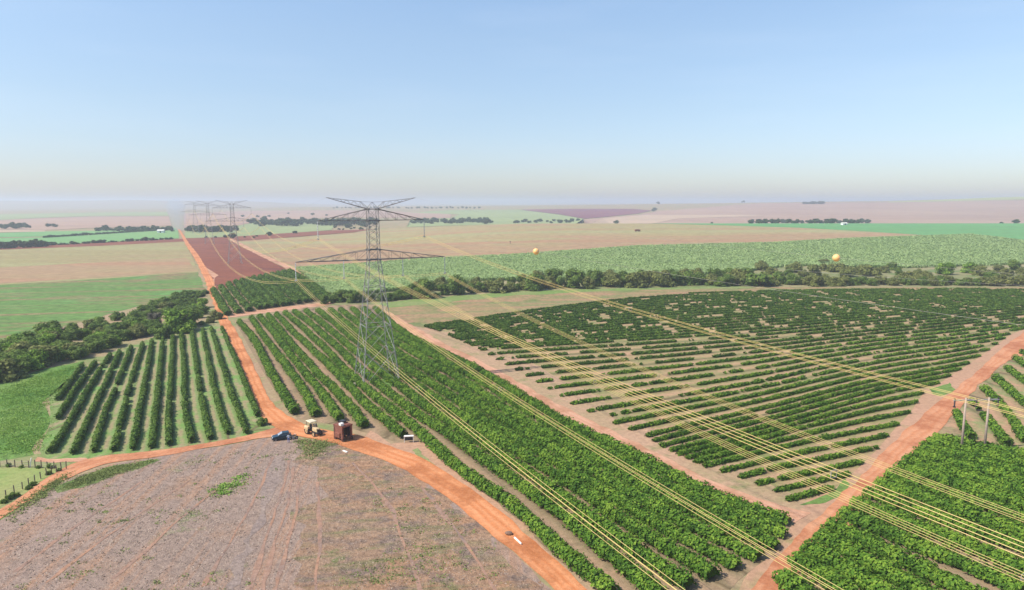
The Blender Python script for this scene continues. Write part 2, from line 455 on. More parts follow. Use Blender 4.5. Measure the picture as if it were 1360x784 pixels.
# ------------------------------------------------------------------ plantation rows
def wl(px, n=8): return [at(*p) for p in smooth_line(px, n)]
def resample(L, n):
    L = np.asarray(L); d = np.concatenate([[0], np.cumsum(np.hypot(*np.diff(L, axis=0).T))])
    t = np.linspace(0, d[-1], n); return np.stack([np.interp(t, d, L[:, 0]), np.interp(t, d, L[:, 1])], 1)
def between(guides, pitch, n=60, counts=None):
    G = [resample(wl(g), n) for g in guides]; out = []
    for i, (a, b) in enumerate(zip(G, G[1:])):
        dd = np.median(dist_poly(a[n//5:-n//5], b)) if n > 10 else 1
        k = counts[i] if counts and counts[i] else max(1, round(dd/pitch))
        out += [a+(b-a)*j/k for j in range(k)]
    out.append(G[-1]); return out

CENTRAL = [(312, 427), (360, 418), (434, 406), (475, 405), (505, 409), (540, 438), (600, 468), (660, 498), (730, 543), (800, 578), (850, 603), (900, 630), (950, 653), (1000, 671), (1052, 690),
           (1046, 712), (1030, 735), (1005, 752), (980, 772), (955, 800), (820, 800), (745, 747), (680, 686), (640, 659), (595, 624), (560, 600), (535, 590), (495, 578), (470, 570), (430, 562), (395, 556), (372, 530), (350, 495), (330, 460)]
cg = [[(318, 430), (340, 458), (365, 507), (392, 552)], [(334, 425), (360, 463), (391, 504), (422, 555)], [(345, 423), (368, 450), (391, 481), (424, 522), (452, 561)],
      [(356, 421), (386, 458), (422, 499), (452, 529), (485, 570)], [(367, 420), (391, 445), (424, 476), (462, 514), (498, 552), (536, 583)],
      [(379, 418), (410, 445), (446, 481), (488, 522), (559, 580), (595, 614), (640, 650), (680, 675), (745, 737), (815, 795)],
      [(391, 416), (422, 440), (465, 480), (512, 522), (592, 580), (680, 640), (745, 689), (797, 733), (880, 800)],
      [(498, 411), (540, 446), (600, 477), (660, 508), (730, 553), (800, 589), (850, 613), (900, 640), (950, 663), (1000, 682), (1060, 702), (1090, 712)]]
central_rows = between(cg, 3.6, 70, [1, 1, 1, 1, 1, 1, 7])
RIGHT = [(560, 434), (640, 422), (720, 410), (830, 397), (960, 387), (1180, 384), (1400, 385), (1440, 405), (1400, 425), (1345, 443), (1300, 475), (1262, 500), (1225, 524), (1210, 547), (1188, 570), (1168, 594), (1138, 624), (1105, 652),
         (1062, 668), (1046, 671), (1036, 659), (1010, 648), (985, 638), (935, 623), (914, 612), (880, 597), (855, 580), (815, 564), (775, 547), (740, 526), (680, 490), (620, 457), (580, 440)]
rg = [[(540, 441), (620, 424), (830, 396), (1000, 388), (1200, 385), (1440, 384.5)], [(560, 477), (650, 465), (808, 455), (1000, 442), (1132, 430), (1360, 409), (1440, 402)],
      [(640, 575), (777, 549), (833, 539), (940, 521), (1020, 506), (1107, 487), (1183, 473), (1275, 460), (1336, 450), (1420, 437)],
      [(770, 604), (855, 582), (910, 568), (1020, 542), (1148, 509), (1219, 496), (1283, 484), (1340, 473)],
      [(850, 611), (1035, 563), (1163, 527), (1265, 506), (1310, 496)], [(880, 636), (939, 620), (986, 609), (1020, 600), (1100, 583), (1202, 563), (1245, 555)],
      [(950, 660), (1012, 643), (1144, 616), (1200, 604)], [(1010, 675), (1045, 666), (1093, 654), (1140, 643)]]
right_rows = between(rg, 4.2, 70, [None, None, 4, 3, 4, 3, 2])
z5 = lambda L: [(x/3.92, 430+y/3.92) for x, y in L]
left_px = [z5(l) for l in ([(300, 405), (370, 310), (430, 225)], [(300, 505), (395, 350), (495, 210)], [(262, 680), (330, 580), (440, 390), (515, 260), (575, 170)], [(385, 685), (470, 490), (560, 300), (625, 150)],
     [(490, 675), (540, 500), (590, 380), (685, 130)], [(590, 670), (640, 480), (690, 290), (745, 115)], [(690, 665), (740, 400), (795, 95)], [(790, 655), (820, 380), (850, 85)],
     [(885, 640), (880, 450), (895, 250), (900, 70)], [(1000, 625), (965, 450), (960, 250), (945, 60)], [(1095, 610), (1050, 400), (1000, 50)], [(1195, 600), (1130, 400), (1055, 40)],
     [(1285, 585), (1200, 350), (1100, 30)], [(1345, 490), (1250, 250), (1155, 30)])]
left_rows = [resample(wl(l), 40) for l in left_px]
small_px = [[(1356, 470), (1395, 485)], [(1348, 478), (1390, 505)], [(1336, 490), (1360, 508), (1395, 535)], [(1321, 503), (1345, 525), (1385, 560)], [(1306, 518), (1333, 545), (1362, 590)],
            [(1290, 536), (1312, 562), (1338, 594)], [(1269, 550), (1280, 570), (1290, 584)]]
small_rows = [resample(wl(l), 20) for l in small_px]
brg = [[(1240, 583), (1300, 596), (1370, 611), (1450, 628)], [(1190, 624), (1280, 650), (1360, 674), (1450, 702)], [(1150, 658), (1250, 694), (1360, 733), (1450, 766)], [(1100, 702), (1180, 740), (1270, 785), (1310, 806)],
       [(1057, 746), (1085, 765), (1135, 800), (1150, 811)], [(1040, 770), (1062, 790), (1080, 806), (1090, 815)]]
br_rows = between(brg, 4.8, 40)
back_rows = between([[(283, 387), (292, 402), (303, 420)], [(313, 376), (325, 390), (345, 412)], [(345, 369), (365, 386), (386, 406)], [(384, 361), (412, 378), (437, 398)]], 3.9, 40)

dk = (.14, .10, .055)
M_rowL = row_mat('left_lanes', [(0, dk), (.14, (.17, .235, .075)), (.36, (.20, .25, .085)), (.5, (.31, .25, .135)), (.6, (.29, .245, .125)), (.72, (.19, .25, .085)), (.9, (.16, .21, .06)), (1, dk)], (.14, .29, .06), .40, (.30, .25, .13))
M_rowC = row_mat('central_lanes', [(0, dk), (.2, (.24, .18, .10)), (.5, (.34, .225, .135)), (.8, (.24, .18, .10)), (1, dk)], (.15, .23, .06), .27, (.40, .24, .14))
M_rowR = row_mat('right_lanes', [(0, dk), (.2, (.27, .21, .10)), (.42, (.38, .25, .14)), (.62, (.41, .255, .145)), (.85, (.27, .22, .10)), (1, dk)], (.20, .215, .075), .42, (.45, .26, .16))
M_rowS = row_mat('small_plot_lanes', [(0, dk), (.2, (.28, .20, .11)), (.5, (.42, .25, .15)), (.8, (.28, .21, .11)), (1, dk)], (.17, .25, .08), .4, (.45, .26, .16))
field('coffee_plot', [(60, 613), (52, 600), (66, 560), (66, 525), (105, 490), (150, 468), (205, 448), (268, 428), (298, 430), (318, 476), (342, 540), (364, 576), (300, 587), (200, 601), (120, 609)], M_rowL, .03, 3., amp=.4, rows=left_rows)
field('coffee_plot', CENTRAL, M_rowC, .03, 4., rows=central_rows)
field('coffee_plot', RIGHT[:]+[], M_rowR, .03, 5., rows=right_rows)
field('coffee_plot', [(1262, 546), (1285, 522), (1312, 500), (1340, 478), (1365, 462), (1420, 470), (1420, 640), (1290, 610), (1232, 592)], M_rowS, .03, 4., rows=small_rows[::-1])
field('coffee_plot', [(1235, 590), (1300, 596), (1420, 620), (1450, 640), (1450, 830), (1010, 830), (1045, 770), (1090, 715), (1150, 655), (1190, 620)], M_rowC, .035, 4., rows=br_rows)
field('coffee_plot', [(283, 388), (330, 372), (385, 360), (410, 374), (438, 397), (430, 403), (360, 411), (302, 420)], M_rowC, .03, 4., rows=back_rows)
# bare earth round the right plot and the junction
M_pink = field_mat('bare_earth', (.44, .255, .16), (.40, .24, .145), .05, 1., .3, c3=(.27, .23, .10), p3=(.55, .68), s3=.07)
field('bare_earth', [(1062, 662), (1105, 640), (1160, 596), (1200, 545), (1228, 518), (1270, 490), (1340, 440), (1420, 400), (1420, 440), (1345, 495), (1270, 560), (1225, 600), (1190, 622), (1140, 680), (1080, 745), (1030, 840), (800, 840), (840, 805), (950, 802), (1000, 755), (1050, 695)], M_pink, .025, amp=1.2, sc=.1)
field('bare_earth', [(520, 590), (560, 586), (600, 622), (650, 662), (700, 702), (760, 762), (800, 800), (770, 800), (700, 735), (640, 685), (580, 640), (500, 605), (470, 590), (490, 572)], M_pink, .045, amp=.8, sc=.15)
field('bare_earth', [(505, 408), (560, 426), (625, 446), (690, 474), (750, 506), (810, 537), (870, 568), (950, 608), (1045, 655), (1080, 668), (1060, 690), (980, 662), (900, 630), (820, 590), (740, 552), (660, 502), (560, 450)], field_mat('tan_margin', (.42, .265, .165), (.34, .245, .135), .06, 1., .35, c3=(.22, .22, .085), p3=(.54, .68), s3=.1), .035, amp=1.5, sc=.12)
field('grass_patch', [(1100, 655), (1126, 637), (1130, 645), (1118, 660), (1098, 668), (1060, 672)], M_bright, .05, amp=.8, sc=.2)
field('grass_patch', [(1235, 517), (1262, 508), (1268, 520), (1250, 526), (1238, 524)], M_bright, .05, amp=.8, sc=.2)
field('grass_patch', [(508, 504), (524, 500), (530, 507), (516, 516)], M_bright, .05, amp=.6, sc=.2)
field('grass_patch', [(545, 598), (553, 596), (580, 618), (572, 622)], M_verge, .07, amp=.8, sc=.3)

M_rut = field_mat('wheel_rut', (.36, .20, .125), (.30, .19, .14), .1, 1.2, .4, c3=(.24, .165, .13), p3=(.5, .62), s3=.15)
M_ash = field_mat('dark_trash', (.245, .185, .155), (.30, .225, .18), .1, 1.4, .5)
def rut(name, line, wpx, mat, off=.055, amp=.35):
    w = [at(*p) for p in smooth_line(line, 6)]; L = []; R = []
    for i, p in enumerate(w):
        a, b = w[max(i-1, 0)], w[min(i+1, len(w)-1)]; d = math.hypot(b[0]-a[0], b[1]-a[1]); nx, ny = -(b[1]-a[1])/d*wpx/2, (b[0]-a[0])/d*wpx/2
        k = .5+.7*abs(mnoise.noise(Vector((p[0]*.11, p[1]*.11, wpx))))*2
        L.append(jit((p[0]+nx*k, p[1]+ny*k), amp, .3)); R.append(jit((p[0]-nx*k, p[1]-ny*k), amp, .3))
    sheet(name, L+R[::-1], mat, off, 3., None)
rut('trash_strip', [(372, 606), (362, 640), (346, 690), (330, 730), (300, 790)], 2.0, M_ash, .055, 1.3)
for l in ([(384, 612), (376, 650), (356, 710), (330, 790)], [(390, 620), (384, 660), (366, 720), (348, 790)], [(398, 640), (390, 690), (372, 760), (366, 790)], [(362, 608), (345, 650), (318, 700), (270, 780)],
          [(300, 640), (240, 690), (150, 770)], [(250, 640), (160, 700), (60, 775)], [(190, 640), (100, 700), (20, 760)], [(420, 640), (425, 700), (420, 790)], [(470, 615), (520, 680), (560, 790)], [(560, 648), (610, 710), (660, 790)]):
    rut('wheel_rut', l, .55, M_rut, .06 if l[0][0] != 398 else .062)
# ---- roads and tracks
M_road = road_mat('orange_road', ORANGE, ORANGEL, ORANGED)
M_track = road_mat('pale_track', (.48, .235, .135), (.54, .31, .20), (.36, .18, .095))
M_roadp = road_mat('pink_road', (.49, .185, .08), (.55, .27, .145), (.37, .135, .062))
road('dirt_road', [(775, 845), (735, 784), (680, 734), (640, 699), (600, 667), (560, 638), (510, 612), (470, 598), (440, 588), (405, 581), (378, 574), (356, 562), (341, 545), (330, 520), (318, 490), (306, 460), (297, 440), (289, 425), (284, 405), (276, 385), (269, 365), (259, 345), (248, 328), (241, 314), (236, 305)],
     [(830, 845), (765, 772), (720, 729), (680, 692), (640, 661), (600, 633), (560, 609), (520, 593), (480, 580), (425, 570), (400, 562), (378, 550), (362, 535), (350, 515), (336, 485), (324, 460), (314, 440), (303, 422), (295, 405), (289, 390), (283, 373), (276, 360), (264, 340), (252, 325), (244, 313), (239, 305)], M_road, .10, hi=1500)
road('dirt_track', [(-30, 697), (0, 678), (25, 662), (50, 645), (75, 628), (100, 615), (140, 606), (180, 602), (230, 596), (280, 588), (330, 578), (368, 568)],
     [(-30, 712), (0, 690), (30, 671), (55, 655), (85, 639), (112, 626), (150, 615), (200, 608.5), (260, 598), (310, 589.5), (350, 582), (392, 580)], M_roadp, .08, 3., .4, .2)
road('dirt_track', [(48, 608), (80, 610), (118, 608)], [(48, 613), (80, 615), (120, 613)], M_track, .07, 3., .6, .3)
road('pale_track', [(500, 409), (540, 441), (600, 471), (660, 501), (730, 546), (800, 581), (850, 606), (900, 633), (950, 656), (1000, 674), (1056, 694)],
     [(518, 416), (558, 438), (598, 460), (648, 485), (698, 513), (738, 535), (788, 560), (838, 585), (878, 606), (925, 628), (980, 652), (1040, 673), (1080, 684)], M_track, .06, 4., 1.1, .2)
road('pale_track', [(304, 417), (360, 410), (430, 402), (441, 399)], [(306, 422), (360, 415), (432, 406), (445, 402)], M_track, .07, 4., .4, .15)
road('pale_track', [(303, 318), (345, 340.5), (380, 357), (402, 370), (440, 397)], [(310, 318), (352, 339.5), (389, 355.5), (412, 370), (448, 396)], M_track, .07, 5., .6, .1)
road('pale_track', [(286, 372), (270, 358), (262, 349)], [(284, 384), (282, 372), (290, 366)], M_track, .06, 5., .6, .1)
road('right_road', [(1410, 402), (1362, 441), (1334, 461), (1285, 505), (1255, 527), (1224, 555), (1199, 575), (1173, 600), (1150, 628), (1120, 655), (1085, 690), (1050, 722), (1020, 757), (990, 790), (960, 825)],
     [(1440, 420), (1364, 470), (1334, 482), (1312, 503), (1295, 519), (1267, 550), (1242, 576), (1224, 592), (1195, 620), (1165, 655), (1140, 690), (1110, 716), (1075, 747), (1047, 787), (1020, 825)], M_roadp, .09)

# ---- far fields
def fm(name, a, b=None, st=None): return field_mat(name, a, b or tuple(k*.88 for k in a), .0025, .03, .15, streak=(math.radians(5), 20, 1, .02, st, .45, .6) if st else None)
PINKF = (.38, .26, .18); PINKD = (.31, .20, .145)
M_pf = fm('far_stubble', PINKF, PINKD, (.38, .24, .17)); M_gf = fm('far_green', (.13, .29, .10), (.17, .30, .10)); M_pg = fm('far_pasture', (.27, .31, .13), (.24, .28, .12))
M_pl = fm('far_ploughed', (.17, .06, .075), (.20, .07, .08)); M_yg = fm('far_meadow', (.36, .38, .13), (.33, .36, .14)); M_tan = fm('far_tan', (.46, .33, .22))
field('far_green_field', [(-40, 317.5), (70, 315.5), (140, 311), (236, 305.5), (238, 317), (130, 322.5), (70, 325), (-40, 329)], M_gf, .03, hi=2500)
field('far_green_field', [(-40, 311), (60, 308), (140, 306.5), (232, 303), (235, 305), (140, 310), (64, 314.5), (-40, 316.5)], M_gf, .03, hi=2500)
field('far_tan_field', [(-40, 307), (0, 306), (60, 306.5), (60, 308), (0, 309), (-40, 310)], M_tan, .03, hi=3000)
field('far_stubble_field', [(-40, 303), (-40, 294), (0, 293), (60, 290), (120, 288), (224, 287.5), (228, 300), (130, 303), (60, 306), (0, 305.5)], M_pf, .03, hi=5000)
field('far_pasture', [(-40, 286), (60, 284), (140, 282.5), (222, 282), (224, 287), (120, 287.5), (60, 289.5), (0, 292.5), (-40, 293.5)], M_pg, .03, hi=6000)
field('far_stubble_field', [(244, 303), (244, 284), (330, 280.5), (420, 280), (500, 280), (600, 285), (598, 290), (450, 289), (340, 295), (300, 303)], M_pf, .03, fr=True)
field('far_pasture', [(300, 303), (340, 296), (450, 291), (440, 306), (330, 314), (246, 317), (246, 304)], M_pg, .03, hi=2000)
field('far_pasture', [(540, 283), (600, 279.5), (690, 279), (740, 285), (775, 291), (765, 300), (640, 302), (540, 302), (545, 292), (600, 290), (610, 285)], M_pg, .03, fr=True)
field('far_ploughed_field', [(690, 279), (760, 278), (840, 278), (866, 280), (848, 284), (800, 289), (776, 291), (742, 285)], M_pl, .05, fr=True)
field('far_stubble_field', [(776, 300), (776, 292), (800, 290), (850, 285.5), (870, 281.5), (960, 274), (1010, 270.5), (1180, 269), (1420, 265), (1420, 302), (1100, 302)], M_pf, .03, fr=True)
field('far_tan_field', [(785, 298), (800, 291), (860, 286), (960, 286), (1020, 287), (900, 291), (870, 297)], M_tan, .06, fr=True)
field('far_meadow', [(1180, 268.8), (1420, 259), (1420, 264.5), (1180, 269.5)], M_yg, .05, fr=True)

# ------------------------------------------------------------------ foliage
M_coffee = leaf_mat('coffee_leaves', (.030, .075, .008), (.085, .18, .018), (.21, .32, .035), .5)
M_coffee_d = leaf_mat('coffee_leaves_dark', (.028, .066, .009), (.070, .140, .018), (.16, .235, .038), .35)
M_tree = leaf_mat('tree_leaves', (.046, .088, .014), (.115, .18, .030), (.23, .30, .06), .25)
M_tree_b = leaf_mat('bright_tree_leaves', (.05, .11, .012), (.15, .26, .026), (.30, .42, .06), .3)
M_tree_o = leaf_mat('olive_tree_leaves', (.075, .092, .022), (.155, .175, .045), (.26, .26, .08), .25)
M_tree_g = leaf_mat('grey_tree_leaves', (.07, .07, .045), (.14, .125, .085), (.20, .18, .12), .3)
M_bark = paint('bark', (.16, .12, .085), .9)

def quads(cen, nor, size, rng, asp=1.5):
    """leaf lozenges: centres, facing normals, sizes -> vertices (4 per leaf)"""
    n = len(cen); r = rng.normal(size=(n, 3))
    a = np.cross(nor, r); a /= np.linalg.norm(a, axis=1)[:, None]+1e-9; b = np.cross(nor, a); b /= np.linalg.norm(b, axis=1)[:, None]+1e-9
    sx = (size*asp/2)[:, None]; sy = (size/2)[:, None]
    V = np.empty((n, 4, 3)); V[:, 0] = cen-a*sx; V[:, 1] = cen-b*sy; V[:, 2] = cen+a*sx; V[:, 3] = cen+b*sy
    return V.reshape(-1, 3)

def hedge(name, line, w, h, leaf, per_m, mat, rng, gap=0., gscale=.06, clip=None, label='', group='', gj=.5):
    line = np.asarray(line)
    d = np.concatenate([[0], np.cumsum(np.hypot(*np.diff(line, axis=0).T))]); L = d[-1]
    st = max(.55, leaf*1.6); n = max(3, int(L/st)); s = (np.arange(n)+.5)*L/n
    X = np.interp(s, d, line[:, 0]); Y = np.interp(s, d, line[:, 1])
    keep = np.ones(n, bool)
    if clip is not None: keep &= np.array([inside((x, y), clip) for x, y in zip(X, Y)])
    seed = rng.uniform(0, 99)
    nz = np.array([mnoise.noise(Vector((x*gscale*2, y*gscale*2, 5)))+gj*mnoise.noise(Vector((q*.35, seed, 0)))+gj*.8*mnoise.noise(Vector((q*1.3, seed+30, 0))) for x, y, q in zip(X, Y, s)])
    if gap > -1: keep &= nz > (gap-.75)
    if keep.sum() < 3: return None
    tx = np.gradient(X); ty = np.gradient(Y); ln = np.hypot(tx, ty)+1e-9; nx, ny = -ty/ln, tx/ln
    bsz = rng.normal(0, 1, int(L/1.9)+3); bt = rng.normal(0, 1, len(bsz)); bi = (s/1.9).astype(int)
    mod = .98+.17*np.abs(np.sin(s*math.pi/1.9))**.7-.06+.09*bsz[bi]+rng.normal(0, .06, n)+.12*np.clip(nz, -1, .6)
    edge = np.array([1 if (keep[max(i-1, 0)] and keep[min(i+1, n-1)]) else .72 for i in range(n)]); mod *= edge
    wob = np.array([mnoise.noise(Vector((q*.08, seed+7, 0))) for q in s])*w*.22
    X = X+nx*wob; Y = Y+ny*wob
    Z = np.array([T(x, y) for x, y in zip(X, Y)])
    # inner body: ring of 7 at each station
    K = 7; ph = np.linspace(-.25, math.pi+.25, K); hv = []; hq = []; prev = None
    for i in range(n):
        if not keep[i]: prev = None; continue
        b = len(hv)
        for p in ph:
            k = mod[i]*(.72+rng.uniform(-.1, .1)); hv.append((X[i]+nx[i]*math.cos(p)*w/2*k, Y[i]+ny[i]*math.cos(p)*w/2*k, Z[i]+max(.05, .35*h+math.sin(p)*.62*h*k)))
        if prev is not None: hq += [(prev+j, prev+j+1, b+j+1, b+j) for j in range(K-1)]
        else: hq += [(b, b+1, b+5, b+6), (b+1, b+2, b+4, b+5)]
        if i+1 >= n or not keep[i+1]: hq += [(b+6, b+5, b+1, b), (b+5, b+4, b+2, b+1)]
        prev = b
    ki = np.where(keep)[0]; m = int(len(ki)*L/n*per_m)
    i = rng.choice(ki, m); fr = rng.uniform(-.5, .5, m)*L/n
    ph = rng.uniform(-.3, math.pi+.3, m); k = mod[i]*rng.uniform(.78, 1.1, m)
    tx, ty = tx[i]/ln[i], ty[i]/ln[i]
    cx = np.cos(ph); sx = np.sin(ph)
    bul = rng.uniform(.85, 1.12, m)
    cen = np.stack([X[i]+tx*fr+nx[i]*cx*w/2*k*bul, Y[i]+ty*fr+ny[i]*cx*w/2*k*bul, Z[i]+np.maximum(.15, .38*h+sx*.62*h*k)], 1)
    lump = np.sin(cen[:, 0]*2.7+seed)*np.sin(cen[:, 1]*2.9+seed*2)+.6*np.sin(cen[:, 2]*4.1+cen[:, 0]*1.7-cen[:, 1]*1.3)
    mid_ = np.stack([X[i]+tx*fr, Y[i]+ty*fr, Z[i]+.38*h], 1)
    cen = mid_+(cen-mid_)*(1+.13*np.clip(lump, -1.2, 1.2))[:, None]; cen[:, 2] = np.maximum(cen[:, 2], Z[i]+.12)
    nor = np.stack([nx[i]*cx, ny[i]*cx, sx*.8+.35], 1)+rng.normal(0, .5, (m, 3)); nor /= np.linalg.norm(nor, axis=1)[:, None]
    V = quads(cen, nor, leaf*rng.uniform(.7, 1.35, m), rng)
    hv = np.asarray(hv).reshape(-1, 3); nh = len(hv)
    Q = np.arange(m*4).reshape(-1, 4)+nh
    allq = np.concatenate([np.asarray(hq, int).reshape(-1, 4), Q])
    tint = np.concatenate([np.full(len(hq), .08), np.clip(rng.normal(.5, .20, m)+.18*(sx-.5)+.10*bt[bi[i]], 0, 1)])  # dark hull paints the deep shadow between clumps; tops tinted paler
    me = np_mesh(name, np.concatenate([hv, V]), allq, None, tint)
    o = link(name, me, mat)
    return tag(o, label, 'coffee hedge', group)

ORD = ['first', 'second', 'third', 'fourth', 'fifth', 'sixth', 'seventh', 'eighth', 'ninth', 'tenth', 'eleventh', 'twelfth', 'thirteenth', 'fourteenth', 'fifteenth', 'sixteenth', 'seventeenth', 'eighteenth', 'nineteenth']
TENS = {2: 'twenty', 3: 'thirty', 4: 'forty', 5: 'fifty', 6: 'sixty', 7: 'seventy'}
TENTH = {2: 'twentieth', 3: 'thirtieth', 4: 'fortieth', 5: 'fiftieth', 6: 'sixtieth', 7: 'seventieth'}
def ordn(i):
    i += 1
    if i < 20: return ORD[i-1]
    t, u = divmod(i, 10)
    return TENTH[t] if u == 0 else TENS[t]+'-'+ORD[u-1]

rng = np.random.default_rng(11)
wp = lambda poly: [at(*p) for p in dens(poly, 9)]
for i, l in enumerate(left_rows[::-1]):
    hedge('coffee_hedge', l, 1.1, 1.35, .26, 60, M_coffee_d, rng, .18, .05, None, f'narrow dark coffee hedge, {ordn(i)} from the orange road in the grassy left plot', 'coffee hedges of the grassy left plot')
cp = wp(CENTRAL)
nC = len(central_rows)
for i, l in enumerate(central_rows):
    wide = i >= 8
    l = np.asarray(l)
    hedge('coffee_hedge', l, 1.8 if i < 6 else (2.05 if i < 9 else 2.35), 1.85 if i < 9 else 1.6, .28, 105, M_coffee, rng, -.2, .05, cp if i > 4 else None,
          f'dense green coffee hedge, {ordn(i)} from the orange road in the plot around the near pylon', 'coffee hedges around the near pylon')
rp = wp(RIGHT); k = 0; nR = len(right_rows)
for i, l in enumerate(right_rows):
    f = i/nR; dm = np.median(np.hypot(l[:, 0], l[:, 1]))
    o = hedge('coffee_hedge', l, 1.0 if f > .5 else 1.1, .85, .26 if dm < 200 else .38, 50 if dm < 200 else 28, M_coffee if f > .55 else M_coffee_d, rng, .41 if f < .5 else (.38 if f < .66 else .10), .075, rp,
              f'low gappy coffee hedge, {ordn(k)} from the stream trees in the sloping right plot', 'coffee hedges of the right plot')
    if o: k += 1
for i, l in enumerate(small_rows[::-1]):
    hedge('coffee_hedge', l, 1.6, 1.4, .32, 60, M_coffee, rng, .0, .05, None, f'young coffee hedge, {ordn(i)} from the wooden poles in the small plot right of the road', 'coffee hedges in the small plot by the poles')
for i, l in enumerate(br_rows):
    hedge('coffee_hedge', l, 3.0, 1.6, .28, 145, M_coffee, rng, -.2, .05, None, f'lush bright coffee hedge, {ordn(i)} from the wooden poles in the plot below them', 'coffee hedges below the wooden poles')
for i, l in enumerate(back_rows):
    hedge('coffee_hedge', l, 2.7, 2.2, .5, 40, M_coffee_d, rng, -.2, .05, None, f'dark coffee hedge, {ordn(i)} from the orange road in the small plot below the red soil', 'coffee hedges below the red soil')

# ---- trees
def crown_mesh(name, r, h, nl, leaf, nq, rng, mat, base=.25, core=True):
    """crown built from leaf lozenges on the shells of several uneven lobes"""
    V = []; Q = []; t = []; hv = []; hf = []; off = 0
    lobes = []
    for i in range(nl):
        a = rng.uniform(0, 6.28); q = r*math.sqrt(rng.uniform(0, 1))*.72
        z = h*(base+(1-base)*rng.uniform(.15, .82)*(1-.45*(q/r)**2))
        lobes.append((q*math.cos(a), q*math.sin(a), z, r*rng.uniform(.34, .56)))
    for (x, y, z, R) in lobes:
        n = int(nq/nl); u = rng.normal(size=(n, 3)); u /= np.linalg.norm(u, axis=1)[:, None]
        rad = R*rng.uniform(.72, 1.12, n)[:, None]
        c = np.array([x, y, z])+u*rad*np.array([1, 1, .82]); ok = c[:, 2] > h*.06; c = c[ok]; u = u[ok]
        nn = u+rng.normal(0, .45, u.shape)+np.array([0, 0, .3]); nn /= np.linalg.norm(nn, axis=1)[:, None]
        V.append(quads(c, nn, leaf*rng.uniform(.65, 1.4, len(c)), rng)); t.append(np.clip(rng.normal(rng.uniform(.35, .65), .18, len(c)), 0, 1))
    V = np.concatenate(V); t = np.concatenate(t); Q = np.arange(len(V)).reshape(-1, 4)
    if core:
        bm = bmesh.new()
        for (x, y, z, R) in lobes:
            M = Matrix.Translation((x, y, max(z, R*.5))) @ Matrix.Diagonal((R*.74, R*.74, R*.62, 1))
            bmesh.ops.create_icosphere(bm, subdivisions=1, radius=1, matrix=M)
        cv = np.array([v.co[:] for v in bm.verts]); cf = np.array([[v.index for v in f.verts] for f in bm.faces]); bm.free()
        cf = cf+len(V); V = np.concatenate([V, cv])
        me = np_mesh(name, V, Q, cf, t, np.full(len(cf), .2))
    else: me = np_mesh(name, V, Q, None, t)
    me.materials.append(mat); return me
def trunk_mesh(h, r, mat, seed):
    rr = random.Random(seed); m = MB(); top = (rr.uniform(-.3, .3), rr.uniform(-.3, .3), h*.55)
    m.tube([(0, 0, -.3), (0, 0, .3), (top[0]*.4, top[1]*.4, h*.28), top], [r*1.4, r, r*.8, r*.5], 7)
    for i in range(4):
        a = rr.uniform(0, 6.28); q = h*.32
        m.tube([(top[0]*.5, top[1]*.5, h*.32), (q*.5*math.cos(a), q*.5*math.sin(a), h*.5), (q*math.cos(a), q*math.sin(a), h*.68)], [r*.55, r*.35, r*.12], 5)
    me = bpy.data.meshes.new('trunk'); me.from_pydata(m.v, [], m.f); me.materials.append(mat); return me
kinds = {}
def crown_kind(key, mat, n, r, h, nl, leaf, nq, base):
    kinds[key] = [(crown_mesh('crown', r, h, nl, leaf, nq, rng, mat, base if key == 'grey' else -.12), trunk_mesh(h, .16*r/2.6, M_bark, i+n)) for i in range(n)]
crown_kind('dark', M_tree, 5, 2.9, 6., 17, .34, 2300, .12)
crown_kind('olive', M_tree_o, 3, 2.6, 4.4, 15, .34, 1700, .08)
crown_kind('bright', M_tree_b, 2, 3.0, 6., 17, .32, 2300, .15)
crown_kind('grey', M_tree_g, 1, 2.5, 6., 10, .26, 700, .2)
crown_kind('shrub', M_tree, 3, 2.2, 2.8, 11, .32, 1000, .0)
crown_kind('oshrub', M_tree_o, 2, 2.2, 2.6, 11, .32, 900, .0)
BASEH = {'dark': 6., 'olive': 4.4, 'bright': 6., 'grey': 6., 'shrub': 2.8, 'oshrub': 2.6}
def tree(name, kind, x, y, h, label, cat='tree', group=None, wide=1.0, trunk=True):
    c, t = rnd.choice(kinds[kind]); s = h/BASEH[kind]
    o = thing(name, label, cat, (x, y, T(x, y)), rnd.uniform(0, 6.28), group); o.scale = (s*wide, s*wide*rnd.uniform(.9, 1.1), s)
    q = bpy.data.objects.new('crown', c); C.objects.link(q); q.parent = o
    if trunk:
        q = bpy.data.objects.new('trunk', t); C.objects.link(q); q.parent = o
    return o

# stream-side belt, front line (base pixel, height px, kind)
def lerp_tab(tab, x):
    return float(np.interp(x, [a for a, b in tab], [b for a, b in tab]))
SB = [(440, 405), (480, 402), (520, 400), (560, 397), (600, 393), (690, 387), (740, 385), (820, 382), (1000, 380), (1400, 380)]
SH = [(440, 22), (500, 20), (540, 24), (570, 30), (620, 28), (650, 16), (685, 20), (735, 34), (765, 30), (800, 24), (850, 22), (900, 24), (960, 25), (1000, 24), (1100, 18), (1200, 14), (1400, 16)]
spots = []
x = 444.
while x < 1390:
    kind = 'dark' if x < 640 else ('olive' if 640 < x < 680 else ('dark' if x < 1005 else None))
    if kind == 'dark' and x > 660 and rnd.random() < .38: kind = 'olive'
    if kind is None: kind = rnd.choice(['dark', 'olive', 'olive', 'oshrub', 'shrub'])
    hp = lerp_tab(SH, x)*(rnd.uniform(.62, 1.25) if x < 1005 else rnd.uniform(.55, 1.0)); by = lerp_tab(SB, x)-rnd.uniform(0, 3)
    spots.append((x, by, hp, kind)); x += hp*.62+rnd.uniform(-1, 4)
back = []
x = 560.
